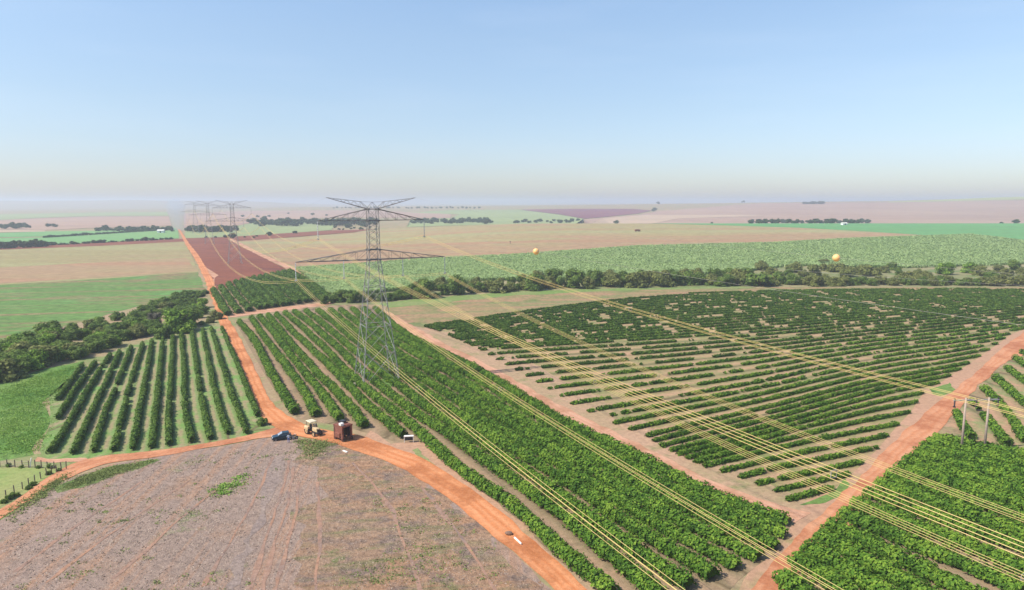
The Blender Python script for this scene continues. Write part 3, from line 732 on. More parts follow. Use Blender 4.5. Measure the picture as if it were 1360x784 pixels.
while x < 1390:
    if x < 1000: hp = lerp_tab(SH, x)*.8; by = lerp_tab(SB, x)-9
    else: hp = rnd.uniform(11, 17); by = rnd.choice([373, 367, 361])+rnd.uniform(-2, 2)
    if not (1238 < x < 1300): back.append((x, by, hp, rnd.choice(['dark', 'olive', 'olive', 'oshrub']) if x > 1000 else rnd.choice(['dark', 'dark', 'olive'])))
    x += hp*(.9 if x < 1000 else .62)+rnd.uniform(0, 5)
KN = {'dark': ('bushy_tree', 'dark green bushy tree'), 'olive': ('olive_tree', 'dull olive-brown tree'), 'oshrub': ('brown_shrub', 'brownish spreading shrub'), 'shrub': ('green_shrub', 'green spreading shrub'), 'bright': ('bright_tree', 'bright green tree'), 'grey': ('bare_tree', 'bare grey tree')}
cnt = {}
for row, where in ((spots, 'stream belt front line'), (back, 'stream belt rear line')):
    cnt.clear()
    for (px, py, hp, kd) in row:
        x, y = at(px, py); h = .88*hp*math.hypot(x, y)/F
        n, d = KN[kd]; i = cnt.get(kd, 0); cnt[kd] = i+1
        tree(n, kd, x, y, h, f'{d}, {ordn(i)} from the pylon in the {where}', 'shrub' if 'shrub' in n else 'tree', 'trees and shrubs along the stream', rnd.uniform(.95, 1.25))
for px, py, hp, wd in ((1256, 365, 19, 'left'), (1287, 363, 17, 'right')):
    x, y = at(px, py); tree('bright_tree', 'bright', x, y, hp*y/F*1.05, f'{wd} one of two bright green round trees at the right end of the stream belt', 'tree', 'trees and shrubs along the stream', 1.15)
x, y = at(1094, 352); o = thing('flat_topped_tree', 'small flat-topped tree in the cane below the right marker ball', 'tree', (x, y, T(x, y)))
q = bpy.data.objects.new('crown', kinds['olive'][0][0]); C.objects.link(q); q.parent = o; q.scale = (1.6, 1.2, .45); q.location = (0, 0, 2.6)
q = bpy.data.objects.new('trunk', kinds['olive'][0][1]); C.objects.link(q); q.parent = o

# thicket along the left plot
TL = [(-30, 519), (0, 510), (60, 490), (112, 478), (180, 452), (230, 440), (268, 428)]; TT = [(-30, 478), (0, 470), (60, 447), (130, 428), (200, 412), (270, 402)]
i = 0; placed = []
tries = 0
while len(placed) < 95 and tries < 6000:
    tries += 1
    px = rnd.uniform(-28, 268); b = lerp_tab(TL, px)-3; t = lerp_tab(TT, px)+3; py = b-(b-t)*rnd.random()**1.4
    if px > 205 and px < 262 and py > 425: continue
    x, y = at(px, py)
    if any((x-a)**2+(y-c)**2 < 3.1**2 for a, c, _, _ in placed): continue
    placed.append((x, y, px, py))
placed.sort(key=lambda q: q[1])
near_n = {}
for (x, y, px, py) in placed:
    kd = rnd.choices(['dark', 'olive', 'bright', 'shrub'], [.5, .16, .26, .08])[0] if px > 60 else rnd.choices(['dark', 'bright', 'olive'], [.7, .2, .1])[0]
    h = (6.0 if px < 70 else 4.3)*rnd.uniform(.8, 1.2) if kd != 'shrub' else 3.2
    n, d = KN[kd]; i = near_n.get(kd, 0); near_n[kd] = i+1
    tree(n, kd, x, y, h, f'{d}, {ordn(i)} nearest in the thicket above the left plot', 'shrub' if 'shrub' in n else 'tree', 'thicket above the left plot', rnd.uniform(1.15, 1.45))
for px, py, hp, w, kd, lb in ((238, 441, 36, 1.15, 'bright', 'large round tree with yellow-green top at the right end of the left thicket'), (256, 433, 28, 1.1, 'dark', 'dark round tree between the yellow-green tree and the orange road'),
                              (216, 449, 22, 1.2, 'dark', 'dark low tree just left of the yellow-green tree'), (205, 436, 24, 1., 'grey', 'bare grey tree in the left thicket beside the yellow-green tree')):
    x, y = at(px, py); tree('round_tree' if kd != 'grey' else 'bare_tree', kd, x, y, hp*y/F*1.04, lb, 'tree', None, w)
# low dark scrub rows above the thicket
for i, (px, py) in enumerate([(205+q*6.2, 404-q*1.0+rnd.uniform(-1, 1)) for q in range(11)]+[(190+q*7, 412-q*1.2) for q in range(11)]+[(235+q*6, 394-q*.6) for q in range(7)]+[(215+q*7, 416-q*1.5) for q in range(7)]):
    x, y = at(px, py); tree('green_shrub', 'shrub', x, y, rnd.uniform(2, 2.8), f'low dark shrub, {ordn(i)} in the scrub between green field and orange road', 'shrub', 'scrub beside the green field', 1.25, False)
for px, py, h, kd, lb in ((288, 424, 4.2, 'olive', 'small thin tree at the orange crossroads below the dark plot'), (279, 429, 3., 'olive', 'small shrub tree left of the crossroads tree'),
                          (432, 404, 4.5, 'dark', 'dark shrub at the end of the pale track beside the cane'), (349, 565, 1.6, 'shrub', 'small round bush at the road junction left of the tractor')):
    x, y = at(px, py); tree('young_tree' if h > 2 else 'round_bush', kd, x, y, h, lb, 'tree' if h > 2 else 'bush')
for px, py, h, kd, lb in ((516, 501, 2.4, 'olive', 'olive bush growing between the near pylon legs'), (470, 512, 1.8, 'dark', 'dark bush beside the concrete foot of the near pylon')):
    x, y = at(px, py); tree('round_bush', kd, x, y, h, lb, 'bush', None, 1.1, False)

# trees far away: single crowns on short stems, sharing meshes
M_ft = leaf_mat('far_leaves', (.03, .055, .02), (.05, .085, .03), (.08, .11, .04), .05)
far_me = [crown_mesh('far_tree', 4.2, 8., 9, 1.1, 330, rng, M_ft, .08) for _ in range(4)]
fcount = {}
def ftree(x, y, h, label, group, wide=1.0):
    o = bpy.data.objects.new('far_tree', rnd.choice(far_me)); C.objects.link(o); o.location = (x, y, T(x, y)-.2); s = h/8; o.scale = (s*wide, s*wide, s)
    o.rotation_euler = (0, 0, rnd.uniform(0, 6)); return tag(o, label, 'tree', group)
for (x0, x1, y0, y1, n, h0, h1, lb) in (
        (332, 500, 295, 301, 62, 9, 16, 'hazy blue-green tree of the wood seen behind the near pylon arms'), (545, 655, 294, 298, 34, 7, 13, 'hazy tree of the wood behind the harvested field right of the pylon'),
        (680, 775, 294, 297, 18, 5, 9, 'hazy small tree in the line below the far ploughed field'), (992, 1158, 296.5, 298.5, 30, 7, 11, 'hazy dark tree of the grove behind the bright green band'),
        (0, 40, 302, 304.5, 10, 7, 12, 'hazy tree in the far left pink field'), (130, 228, 306, 308, 20, 5, 9, 'hazy tree along the far side of the left green fields'),
        (252, 312, 306, 309, 20, 7, 12, 'hazy dark tree in the line behind the distant pylons'), (440, 640, 276.5, 277.3, 40, 6, 10, 'faint blue tree on the far skyline behind the near pylon'),
        (270, 350, 314, 316.5, 7, 2, 4, 'small bush along the dark red strip'), (440, 500, 303, 306, 9, 3, 5, 'small dark tree along the dark red strip by the near pylon'),
        (300, 480, 284, 289, 7, 6, 10, 'faint tree in the far pink fields left of the near pylon')):
    for k in range(n):
        px = x0+(x1-x0)*(k+rnd.random())/n; py = rnd.uniform(y0, y1)
        x, y = at(px, py, 500, 9000) if y0 > 301 or x1 < 320 else far(px, py)
        ftree(x, y, rnd.uniform(h0, h1), lb, lb, rnd.uniform(1., 1.5))
for k in range(17):
    px = k*3.9+rnd.uniform(-1, 1)-2; x, y = at(px, 331-px*.045, 300, 1500)
    ftree(x, y, 8.5*rnd.uniform(.85, 1.1), 'tall dark tree of the straight windbreak beside the dark soil strip', 'windbreak beside the dark soil strip', .8)
for k in range(26):
    px = 66+k*6.4+rnd.uniform(-2, 2); x, y = at(px, 326.5-(px-66)*.05, 300, 2000)
    ftree(x, y, rnd.uniform(2, 5), 'small dark bush along the edge of the dark soil strip', 'bushes along the dark soil strip', 1.5)
for k in range(40):
    px = 60+k*4.3; x, y = at(px, 316.2-(px-60)*.063, 300, 2500)
    ftree(x, y, rnd.uniform(2.5, 4.5), 'small dark tree of the hedge between the left green fields', 'hedge between the left green fields', 1.6)
for px, py, h, lb in ((818, 297.5, 8, 'lone round dark tree beyond the harvested field'), (790, 297, 4, 'tiny bush left of the lone round tree'), (869, 281, 14, 'faint lone tree below the far right skyline'),
                      (874, 271.5, 14, 'faint tree on the far skyline above the ploughed field'), (987, 268.3, 14, 'faint tree on the far skyline above the pink field'), (945, 297.5, 4, 'small low bush on the edge of the bright green band'), (1348, 298.5, 8, 'dark tree at the right end of the bright green band'),
                      (1330, 298.5, 4, 'low bush at the right end of the bright green band'), (308, 316.5, 7, 'round tree at the foot of the middle pylon'), (300, 316, 5, 'smaller round tree left of the middle pylon'),
                      (357, 313.5, 6, 'round bush on the dark red strip left of the near pylon'), (392, 310.5, 5, 'small round bush above the dark red strip'), (463, 303, 9, 'broad grey-green tree seen behind the upper pylon arm'), (484, 302, 9, 'broad grey-green tree behind the pylon body'),
                      (140, 302.5, 6, 'lone small tree in the far left pink field'), (65, 301.5, 8, 'left tree of a pair in the far left pink field'), (73, 302, 7, 'right tree of a pair in the far left pink field')):
    x, y = far(px, py) if py < 300 else at(px, py, 300, 5000); ftree(x, y, h, lb, None, 1.4)
for k in range(9):
    x, y = far(1068+k*3, 271.5); ftree(x, y, rnd.uniform(10, 16), 'faint tree of the far grove on the right skyline', 'far grove on the right skyline', 1.6)

# ---- sugar cane: countless drooping tufts
def tufts(name, poly_w, n, h, w, mat, rng, blades=3, bias=0, zoff=0):
    xs = [p[0] for p in poly_w]; ys = [p[1] for p in poly_w]; pts = []
    while len(pts) < n:
        y = min(ys)+(max(ys)-min(ys))*rnd.random()**(1+bias); x = rnd.uniform(min(xs), max(xs))
        if inside((x, y), poly_w): pts.append((x, y, T(x, y)))
    B = np.repeat(np.array(pts), blades, 0); m = len(B)
    a = rng.uniform(0, 6.28, m); d = np.stack([np.cos(a), np.sin(a), np.zeros(m)], 1); p = np.stack([-np.sin(a), np.cos(a), np.zeros(m)], 1)
    hh = h*rng.uniform(.7, 1.25, m)[:, None]; ww = w*rng.uniform(.6, 1.3, m)[:, None]; up = np.array([0, 0, 1.])
    V = np.empty((m, 6, 3)); B = B+p*rng.uniform(-.4, .4, m)[:, None]*w+up*zoff
    V[:, 0] = B-p*ww*.5; V[:, 1] = B+p*ww*.5
    V[:, 2] = B+d*ww*.35+up*hh*.75+p*ww*.5; V[:, 3] = B+d*ww*.35+up*hh*.75-p*ww*.5
    V[:, 4] = B+d*ww*1.15+up*hh*.85+p*ww*.2; V[:, 5] = B+d*ww*1.15+up*hh*.85-p*ww*.2
    i = np.arange(m)[:, None]*6
    Q = np.concatenate([i+np.array([[0, 1, 2, 3]]), i+np.array([[3, 2, 4, 5]])]); t = np.clip(rng.normal(.5, .2, m), 0, 1)
    me = np_mesh(name, V.reshape(-1, 3), Q, None, np.concatenate([t, t]))
    o = link(name, me, mat); o['kind'] = 'stuff'; return o
M_cane = leaf_mat('cane_leaves', (.31, .42, .15), (.40, .52, .205), (.47, .58, .255), .05, .5)
tag(tufts('sugar_cane', wp(CANE), 100000, 2.1, .95, M_cane, rng, 3, .5), 'tall pale green sugar cane standing beyond the stream trees', 'sugar cane')
M_weedl = leaf_mat('weed_leaves', (.13, .16, .05), (.20, .24, .07), (.27, .31, .10), .15)
M_straw = leaf_mat('straw', (.26, .19, .145), (.335, .25, .19), (.40, .31, .24), .3, .1)
pol = wp([(0, 700), (150, 625), (340, 592), (440, 595), (520, 622), (610, 684), (700, 770), (720, 800), (0, 800)])
def clump_field(name, poly, centers, per, spread, h, w, mat, label, cat):
    xs = [p[0] for p in poly]; ys = [p[1] for p in poly]; pts = []
    while len(pts) < centers*per:
        x, y = rnd.uniform(min(xs), max(xs)), rnd.uniform(min(ys), max(ys))
        if not inside((x, y), poly): continue
        if mnoise.noise(Vector((x*.05, y*.05, 9))) < (.12 if mat is M_weedl else -.9)+rnd.uniform(-.3, .3): continue
        s = spread*rnd.uniform(.4, 1.3)
        for _ in range(per): pts.append((x+rnd.gauss(0, s*1.3), y+rnd.gauss(0, s), 0))
    B = np.array(pts); m = len(B); nor = rng.normal(0, .5, (m, 3))+np.array([0, 0, 1.4 if mat is M_straw else .6]); nor /= np.linalg.norm(nor, axis=1)[:, None]
    B[:, 2] = rng.uniform(.02, h, m)
    V = quads(B, nor, w*rng.uniform(.6, 1.4, m), rng); me = np_mesh(name, V, np.arange(len(V)).reshape(-1, 4), None, np.clip(rng.normal(.5, .22, m), 0, 1))
    o = link(name, me, mat); o['kind'] = 'stuff'; return tag(o, label, cat)
clump_field('field_weeds', pol, 150, 20, .42, .2, .16, M_weedl, 'small green weed tufts scattered over the stubble field', 'weeds')
clump_field('straw_litter', pol, 7000, 4, .5, .05, .19, M_straw, 'pale straw litter lying over the stubble field', 'straw')
M_lush = leaf_mat('lush_leaves', (.11, .22, .03), (.18, .32, .05), (.30, .42, .09), .06)
clump_field('verge_grass', wp([(0, 520), (60, 497), (105, 485), (62, 532), (60, 570), (48, 600), (0, 606)]), 900, 24, .9, .25, .17, M_lush, 'lush grass growing below the left thicket', 'grass')
clump_field('verge_grass', wp([(0, 684), (85, 632), (95, 628), (60, 660), (0, 700)]), 140, 18, .4, .25, .16, M_weedl, 'rough grass along the west track', 'grass')
clump_field('verge_grass', wp([(78, 652), (110, 634), (150, 621), (205, 612), (170, 626), (115, 644)]), 300, 20, .45, .25, .16, M_weedl, 'rough green weeds between the west track and the stubble', 'weeds')

clump_field('grass_tufts', wp([(282, 652), (312, 634), (332, 630), (318, 648), (296, 660)]), 38, 18, .5, .3, .22, M_lush, 'bright green grass patch on the stubble field', 'grass')
clump_field('grass_tufts', wp([(396, 586), (420, 584), (445, 590), (428, 602), (420, 622), (404, 616), (408, 600)]), 150, 14, .7, .16, .2, M_weedl, 'green grass beside the road below the tractor', 'grass')
clump_field('grass_tufts', wp([(410, 640), (470, 640), (560, 700), (600, 770), (440, 780), (400, 700)]), 150, 7, .3, .12, .17, M_weedl, 'small green weeds over the right half of the stubble', 'weeds')
# ------------------------------------------------------------------ transmission line
M_steel = paint('galvanised_steel', (.34, .32, .295), .55, .0, (.21, .195, .18), 1.5)
M_steeld = paint('weathered_steel', (.18, .165, .16), .6, .0, (.12, .11, .105), 1.5)
M_conc = paint('concrete', (.50, .42, .33), .9)
M_ins = paint('insulator_glass', (.55, .56, .55), .25)
M_wire = paint('golden_wire', (.60, .44, .16), .5, .0, (.40, .27, .08), .6)
M_gw = paint('earth_wire', (.35, .32, .27), .5)
uL = Vector((.893, .450, 0)); vL = Vector((.450, -.893, 0))
ANG = math.atan2(uL.y, uL.x)
ZL, ZL2, ZU, ZU2, ZP = 31.7, 34.2, 41.4, 44.2, 47.0
def tower(name, label, loc):
    t = thing(name, label, 'pylon', loc, ANG, 'lattice pylons of the power line')
    def half(z):
        return 4.7+(1.35-4.7)*z/ZL if z < ZL else 1.35-.15*(z-ZL)/(ZU2-ZL)
    def c(i, z):
        sx, sy = ((-1, -1), (1, -1), (1, 1), (-1, 1))[i % 4]; q = half(z); return (sx*q, sy*q, z)
    for i in range(4):
        m = MB(); m.bar(c(i, .3), c(i, ZL), .22); m.bar(c(i, ZL), c(i, ZU2), .18)
        # horizontal and diagonal stiffeners that belong to this leg
        for z0, z1 in ((.6, 4.2), (4.2, 8.6)):
            a = Vector(c(i, z1)); b = Vector(c(i+1, z1)); d = Vector(c(i-1, z1))
            m.bar(c(i, z1), a.lerp(b, .16), .09); m.bar(c(i, z1), a.lerp(d, .16), .09)
            m.bar(c(i, z0), a.lerp(b, .16), .08); m.bar(c(i, z0), a.lerp(d, .16), .08)
        m.build('leg', M_steel, t)
    m = MB(); zs = [.6, 9, 15.2, 20.5, 25, 28.6, ZL]
    for i in range(4):
        for a, b in zip(zs, zs[1:]): m.bar(c(i, a), c(i+1, b), .10); m.bar(c(i+1, a), c(i, b), .10)
        for z in (15.2, 25): m.bar(c(i, z), c(i+1, z), .12)
        zz = [ZL, ZL2, 36, 37.8, 39.6, ZU, ZU2]
        for a, b in zip(zz, zz[1:]): m.bar(c(i, a), c(i+1, b), .09); m.bar(c(i+1, a), c(i, b), .09)
    m.build('lattice_bracing', M_steel, t)
    m = MB()
    for z in (ZL, ZL2, ZU, ZU2):
        for i in range(4): m.bar(c(i, z), c(i+1, z), .22); m.box(c(i, z), (.42, .42, .38))
    m.build('joint_ring', M_steeld, t)
    for s in (-1, 1):
        for zb, zt, L, nn in ((ZL, ZL2, 18.9, 6), (ZU, ZU2, 13.4, 5)):
            m = MB(); q = half(zb); qt = half(zt); tip = Vector((s*L, 0, zb+.05))
            for sy in (-1, 1):
                b0 = Vector((s*q, sy*q, zb)); t0 = Vector((s*qt, sy*qt, zt))
                m.bar(b0, tip, .16); m.bar(t0, tip, .15)
                pts_b = [b0.lerp(tip, k/nn) for k in range(nn+1)]; pts_t = [t0.lerp(tip, k/nn) for k in range(nn+1)]
                for k in range(1, nn): m.bar(pts_b[k], pts_t[k], .07)
                for k in range(nn-1): m.bar(pts_t[k], pts_b[k+1], .07)
            for k in range(1, nn):
                f = k/nn; m.bar(Vector((s*q, -q, zb)).lerp(tip, f), Vector((s*q, q, zb)).lerp(tip, f), .06)
                m.bar(Vector((s*q, -q if k % 2 else q, zb)).lerp(tip, f), Vector((s*q, q if k % 2 else -q, zb)).lerp(tip, f+1/nn), .06)
            m.build('cross_arm', M_steeld, t)
        # raised earth-wire horn
        m = MB(); q = half(ZU2); tip = Vector((s*11.2, 0, ZP))
        for sy in (-1, 1):
            b0 = Vector((s*q, sy*q, ZU2)); t0 = Vector((s*2.9, sy*.45, ZP-1.0)); m.bar(b0, tip, .11); m.bar(t0, tip, .09); m.bar(b0, t0, .09)
            m.bar(Vector((0, sy*.4, ZP-1.1)), b0, .08); m.bar(Vector((0, sy*.4, ZP-1.1)), t0, .05)
            for k in range(1, 5):
                m.bar(b0.lerp(tip, k/5), t0.lerp(tip, k/5), .05); m.bar(t0.lerp(tip, (k-1)/5), b0.lerp(tip, k/5), .06)
        m.build('earth_wire_horn', M_steeld, t)
        for L, z in ((18.9, ZL), (7.5, ZL), (13.4, ZU)):
            m = MB(); n = 20
            pts = []; rr = []
            for k in range(n+1):
                pts += [(s*L, 0, z-.15-4.0*k/n)]; rr += [.13 if k % 2 else .06]
            m.tube(pts, rr, 8); m.box((s*L, 0, z-4.3), (.6, .2, .3)); m.build('insulator_string', M_ins, t)
    for i in range(4):
        p = c(i, 0); m = MB(); m.box((p[0], p[1], .2), (.9, .9, 1.1), taper=.8); m.build('footing', M_conc, t)
    return t
T0 = Vector((-34.5, 170., 0)); p1 = at(312, 350); p2 = at(278.5, 324.3, 40, 2000)
T1 = Vector((p1[0], p1[1], T(*p1))); T2 = Vector((p2[0], p2[1], T(*p2))); dT = T2-T1; p3 = (T2.x+dT.x*1.05, T2.y+dT.y*1.05); T3 = Vector((p3[0], p3[1], T(*p3)))
t0 = tower('lattice_pylon', 'large nearest lattice pylon standing in the green coffee hedges', T0)
for pt, lb in ((T1, 'smaller pylon standing on the red soil, second from the camera'), (T2, 'small distant pylon beyond the red soil, left of the second pylon'), (T3, 'faint farthest pylon in haze beside the smoke')):
    o = dup(t0, lb); o.location = pt
o['label'] = 'faint farthest pylon in haze beside the smoke'

def cable(mb, a, b, s0, zmin_f, offs, r, n=44, s_from=0., s_to=1.):
    pts = []
    for i in range(n+1):
        f = s_from+(s_to-s_from)*i/n
        p = a.lerp(b, f); p.z = zmin_f(f); pts.append(p+offs)
    mb.tube(pts, r, 5, False)
def para(za, zb, sag): return lambda f: za+(zb-za)*f-sag*4*f*(1-f)
SPAN = 280.
B0 = T0+vL*SPAN
PH = {'upper left': (-13.4, 37.25, 31.0, 37.4), 'upper right': (13.4, 37.15, 29.55, 36.), 'outer lower left': (-18.9, 27.5, 22.2, 28.), 'inner lower left': (-7.5, 27.4, 20.4, 27.),
      'inner lower right': (7.5, 27.4, 19.4, 26.5), 'outer lower right': (18.9, 27.3, 18.9, 26.)}
def bundle(name, label, a, b, f, group, r, sp=.225, spacers=True, n=44, parts=4):
    t = thing(name, label, 'power cable', (0, 0, 0), 0, group)
    d = (b-a); d.z = 0; d.normalize(); side = Vector((d.y, -d.x, 0))
    for k, (sx, sz) in enumerate(((-1, -1), (1, -1), (1, 1), (-1, 1))[:parts]):
        m = MB(); cable(m, a, b, 0, f, side*sx*sp+Vector((0, 0, sz*sp)), r, n); m.build('conductor', M_wire, t)
    if spacers:
        L = (b-a).length
        for q in range(1, int(L/55)+1):
            ff = (q-.4)*55/L
            if ff > .97: break
            p = a.lerp(b, ff); p.z = f(ff); m = MB()
            c = [p+side*sx*sp+Vector((0, 0, sz*sp)) for sx, sz in ((-1, -1), (1, -1), (1, 1), (-1, 1))]
            for i in range(4): m.bar(c[i], c[(i+1) % 4], .05)
            m.build('spacer', M_gw, t)
    return t
for nm, (off, z0, zm, _) in PH.items():
    a = T0+uL*off; b = B0+uL*off
    bundle('conductor_bundle', f'four golden wires running from the near pylon\'s {nm} insulator towards the camera', a, b, para(z0, z0, z0-zm), 'golden wires in front of the near pylon', .0205)
def tower_pt(Tp, off): return Tp+uL*off
for (A, Bb, wa, sag, r, parts) in ((T0, T1, 'the near pylon to the second pylon', 12.5, .023, 4), (T1, T2, 'the second pylon to the third pylon', 10., .05, 2), (T2, T3, 'the third pylon to the farthest pylon', 10., .06, 1)):
    for nm, (off, z0, zm, _) in PH.items():
        a = A+uL*off; b = Bb+uL*off
        bundle('conductor_bundle', f'golden wires from the {nm} insulator of {wa}', a, b, para(A.z+(37.2 if 'upper' in nm else 27.3), Bb.z+(37.2 if 'upper' in nm else 27.3), sag), f'golden wires from {wa}', r, .225, parts == 4, 40, parts)
M_ball = paint('marker_ball_orange', (.85, .50, .20), .5, .0, (.80, .44, .16))
for s, nm in ((-1, 'left'), (1, 'right')):
    a = T0+uL*11.2*s; b = B0+uL*11.2*s; fz = para(47., 47., 6.6 if s < 0 else 6.4)
    m = MB(); cable(m, a, b, 0, fz, Vector((0, 0, 0)), .007); o = m.build('earth_wire', M_gw); tag(o, f'thin earth wire from the {nm} horn of the near pylon towards the camera', 'earth wire', 'earth wires of the near span')
    a2 = T0+uL*11.2*s; b2 = T1+uL*11.2*s; fz2 = para(47., 47.+T1.z, 9.)
    m = MB(); cable(m, a2, b2, 0, fz2, Vector((0, 0, 0)), .007); o = m.build('earth_wire', M_gw); tag(o, f'thin earth wire from the {nm} horn of the near pylon to the second pylon', 'earth wire', 'earth wires of the far span')
    s_ = 104.5 if s < 0 else 123.2; f = s_/SPAN; p = a.lerp(b, f); p.z = fz(f)
    r = .33 if s < 0 else .35
    t = thing('marker_ball', 'yellow-orange marker ball hanging over the harvested field' if s < 0 else 'orange marker ball with a wire clamp hanging over the pale cane', 'marker ball', p, 0, 'aviation marker balls on the wires')
    m = MB(); m.ball((0, 0, 0), r, 20, 14); m.build('shell', M_ball, t, True)
    m = MB(); m.tube([Vector((0, 0, 0))+vL*r*.98*k for k in (-1.15, -.9)], .05, 8); m.tube([vL*r*k for k in (.9, 1.15)], .05, 8); m.tube([(0, 0, r*.9), (0, 0, r*1.15)], .06, 8); m.build('clamp', M_gw, t)
    m = MB(); m.tube([(uL*math.cos(q)+Vector((0, 0, 1))*math.sin(q))*r*1.01 for q in [2*math.pi*k/20 for k in range(21)]], .012, 5); m.build('seam', M_ball, t)

# wooden H-frame of the small line
M_wood = paint('grey_timber', (.38, .29, .22), .85, .0, (.24, .18, .14), 4)
M_blk = paint('dark_insulator', (.04, .03, .035), .4)
xa, ya = at(1276.5, 601); xb, yb = at(1307, 600)
hf = thing('pole_frame', 'two tall wooden poles joined by a crossarm beside the right dirt road', 'power pole', ((xa+xb)/2, (ya+yb)/2, 0), math.atan2(yb-ya, xb-xa))
w = math.hypot(xb-xa, yb-ya)/2
for s in (-1, 1):
    m = MB(); m.tube([(s*w, 0, -.3), (s*w, 0, 10.4)], [.24, .16], 10)
    m.build('pole', M_wood, hf, True)
m = MB(); m.box((0, .2, 9.9), (w*2+4.4, .16, .22)); m.build('crossarm', M_steel, hf)
for x in (-w-2.0, 0, w+2.0):
    m = MB(); rr = []; pts = []
    for k in range(13): pts.append((x, .2, 9.85-.09*k)); rr.append(.16 if k % 2 else .09)
    m.tube(pts, rr, 8); m.box((x, .2, 8.7), (.35, .3, .2)); m.build('insulator', M_blk, hf)
    m = MB(); m.box((x, .2, 10.15), (.2, .2, .3)); m.build('bracket', M_blk, hf)
# thin wire crossing before the stream trees
xw, yw = at(1030, 372); xe, ye = 330., 262.
pw = thing('wire_pole', 'slim wooden pole in the stream belt carrying the thin wire', 'power pole', (xw, yw, 0))
m = MB(); m.tube([(0, 0, -.2), (0, 0, 7.)], [.14, .1], 8); m.build('pole', M_wood, pw); m = MB(); m.box((0, 0, 6.6), (1.2, .1, .12)); m.build('crossarm', M_wood, pw)
m = MB(); cable(m, Vector((xw, yw, 0)), Vector((xe, ye, 0)), 0, para(6.7, 9.5, 2.4), Vector((0, 0, 0)), .045); tag(m.build('thin_wire', M_gw), 'thin pale wire crossing in front of the right stream trees', 'wire')

# ------------------------------------------------------------------ vehicles and small things
M_cream = paint('cream_paint', (.58, .43, .23), .5, .0, (.36, .23, .12), 1.6)
M_tyre = paint('tyre_rubber', (.035, .03, .028), .9, .0, (.14, .075, .045), 2.5)
M_dark = paint('dark_metal', (.04, .04, .045), .5)
M_glass = paint('dark_glass', (.03, .045, .06), .12)
M_rust = paint('rusty_red_paint', (.23, .08, .05), .65, .0, (.11, .055, .04), 1.3)
M_blue = paint('dark_blue_paint', (.008, .034, .055), .22, .0, (.015, .034, .045), 1.2)
M_white = paint('white_paint', (.78, .74, .66), .5, .0, (.62, .52, .42), 2)

def wheel(parent, c, r, wd, rimmat, rim=.55):
    m = MB(); n = 28
    prof = [(-wd/2, r*.62), (-wd/2, r*.9), (-wd*.38, r), (wd*.38, r), (wd/2, r*.9), (wd/2, r*.62)]
    vs = [(c[0]+y*math.cos(0)*0+q*math.cos(a), c[1]+y, c[2]+q*math.sin(a)) for a in [2*math.pi*k/n for k in range(n)] for y, q in prof]
    fs = []
    for i in range(n):
        for j in range(5): fs.append([i*6+j, i*6+j+1, ((i+1) % n)*6+j+1, ((i+1) % n)*6+j])
    m.add(vs, fs); w = m.build('wheel', M_tyre, parent)
    m = MB(); m.tube([(c[0], c[1]-wd*.36, c[2]), (c[0], c[1]+wd*.36, c[2])], r*.64, 20); m.tube([(c[0], c[1]-wd*.5, c[2]), (c[0], c[1]+wd*.5, c[2])], r*.2, 10); m.build('rim', rimmat, w)
    return w

# tractor: nose along +x
ra = Vector((*at(409, 573.5), 0)); fa = Vector((*at(424.5, 580.5), 0)); hd = (fa-ra).normalized(); mid = (ra+fa)/2
tr = thing('tractor', 'cream farm tractor with canopy roof standing on the orange road', 'tractor', mid, math.atan2(hd.y, hd.x))
m = MB(); m.box((.95, 0, 1.22), (1.75, .78, .72), taper=.93); m.box((1.86, 0, 1.12), (.1, .7, .55)); m.build('bonnet', M_cream, tr, bevel=.05)
m = MB(); m.box((.6, 0, .75), (2.5, .5, .35)); m.box((-1.0, 0, .85), (.9, .55, .6)); m.build('chassis', M_dark, tr)
m = MB(); m.box((1.93, 0, 1.15), (.06, .55, .5)); m.build('grille', M_dark, tr)
m = MB(); m.tube([(.75, .28, 1.5), (.75, .28, 2.35)], .06, 8); m.build('exhaust_pipe', M_dark, tr)
m = MB()
for s in (-1, 1): m.prism([(s*.62, 1.0), (s*1.12, 1.0), (s*1.12, 1.55), (s*1.0, 1.7), (s*.62, 1.7)], -1.7, -.35)
m.build('mudguard', M_cream, tr, bevel=.04)
m = MB(); m.box((-.85, 0, 1.3), (.5, .5, .12)); m.box((-1.08, 0, 1.6), (.1, .5, .55)); m.build('seat', M_dark, tr)
m = MB(); m.tube([(-.15, 0, 1.5), (-.38, 0, 1.78)], .025, 6)
m.tube([Vector((-.4, 0, 1.8))+Vector((.1*math.cos(q), .2*math.sin(q), .17*math.cos(q))) for q in [6.2832*k/14 for k in range(15)]], .02, 5); m.build('steering_wheel', M_dark, tr)
m = MB()
for x in (-1.55, -.05):
    for s in (-1, 1): m = MB(); m.tube([(x, s*.62, 1.25), (x, s*.62, 2.55)], .04, 6); m.build('roof_post', M_dark, tr)
m = MB(); m.box((-.8, 0, 2.62), (1.9, 1.5, .14), taper=.9); m.build('roof', paint('cream_roof', (.66, .56, .38), .5), tr, bevel=.05)
for s in (-1, 1):
    wheel(tr, (-1.0, s*.86, .8), .8, .46, M_cream); wheel(tr, (1.35, s*.75, .52), .52, .3, M_cream)
    m = MB(); m.box((1.92, s*.28, 1.38), (.06, .14, .12)); m.build('headlight', M_glass, tr)
m = MB(); m.box((2.05, 0, .8), (.35, .9, .3)); m.build('front_weight', M_dark, tr)
m = MB(); m.tube([(-1.5, 0, .6), (-2.2, 0, .55)], .05, 6); m.build('drawbar', M_dark, tr)

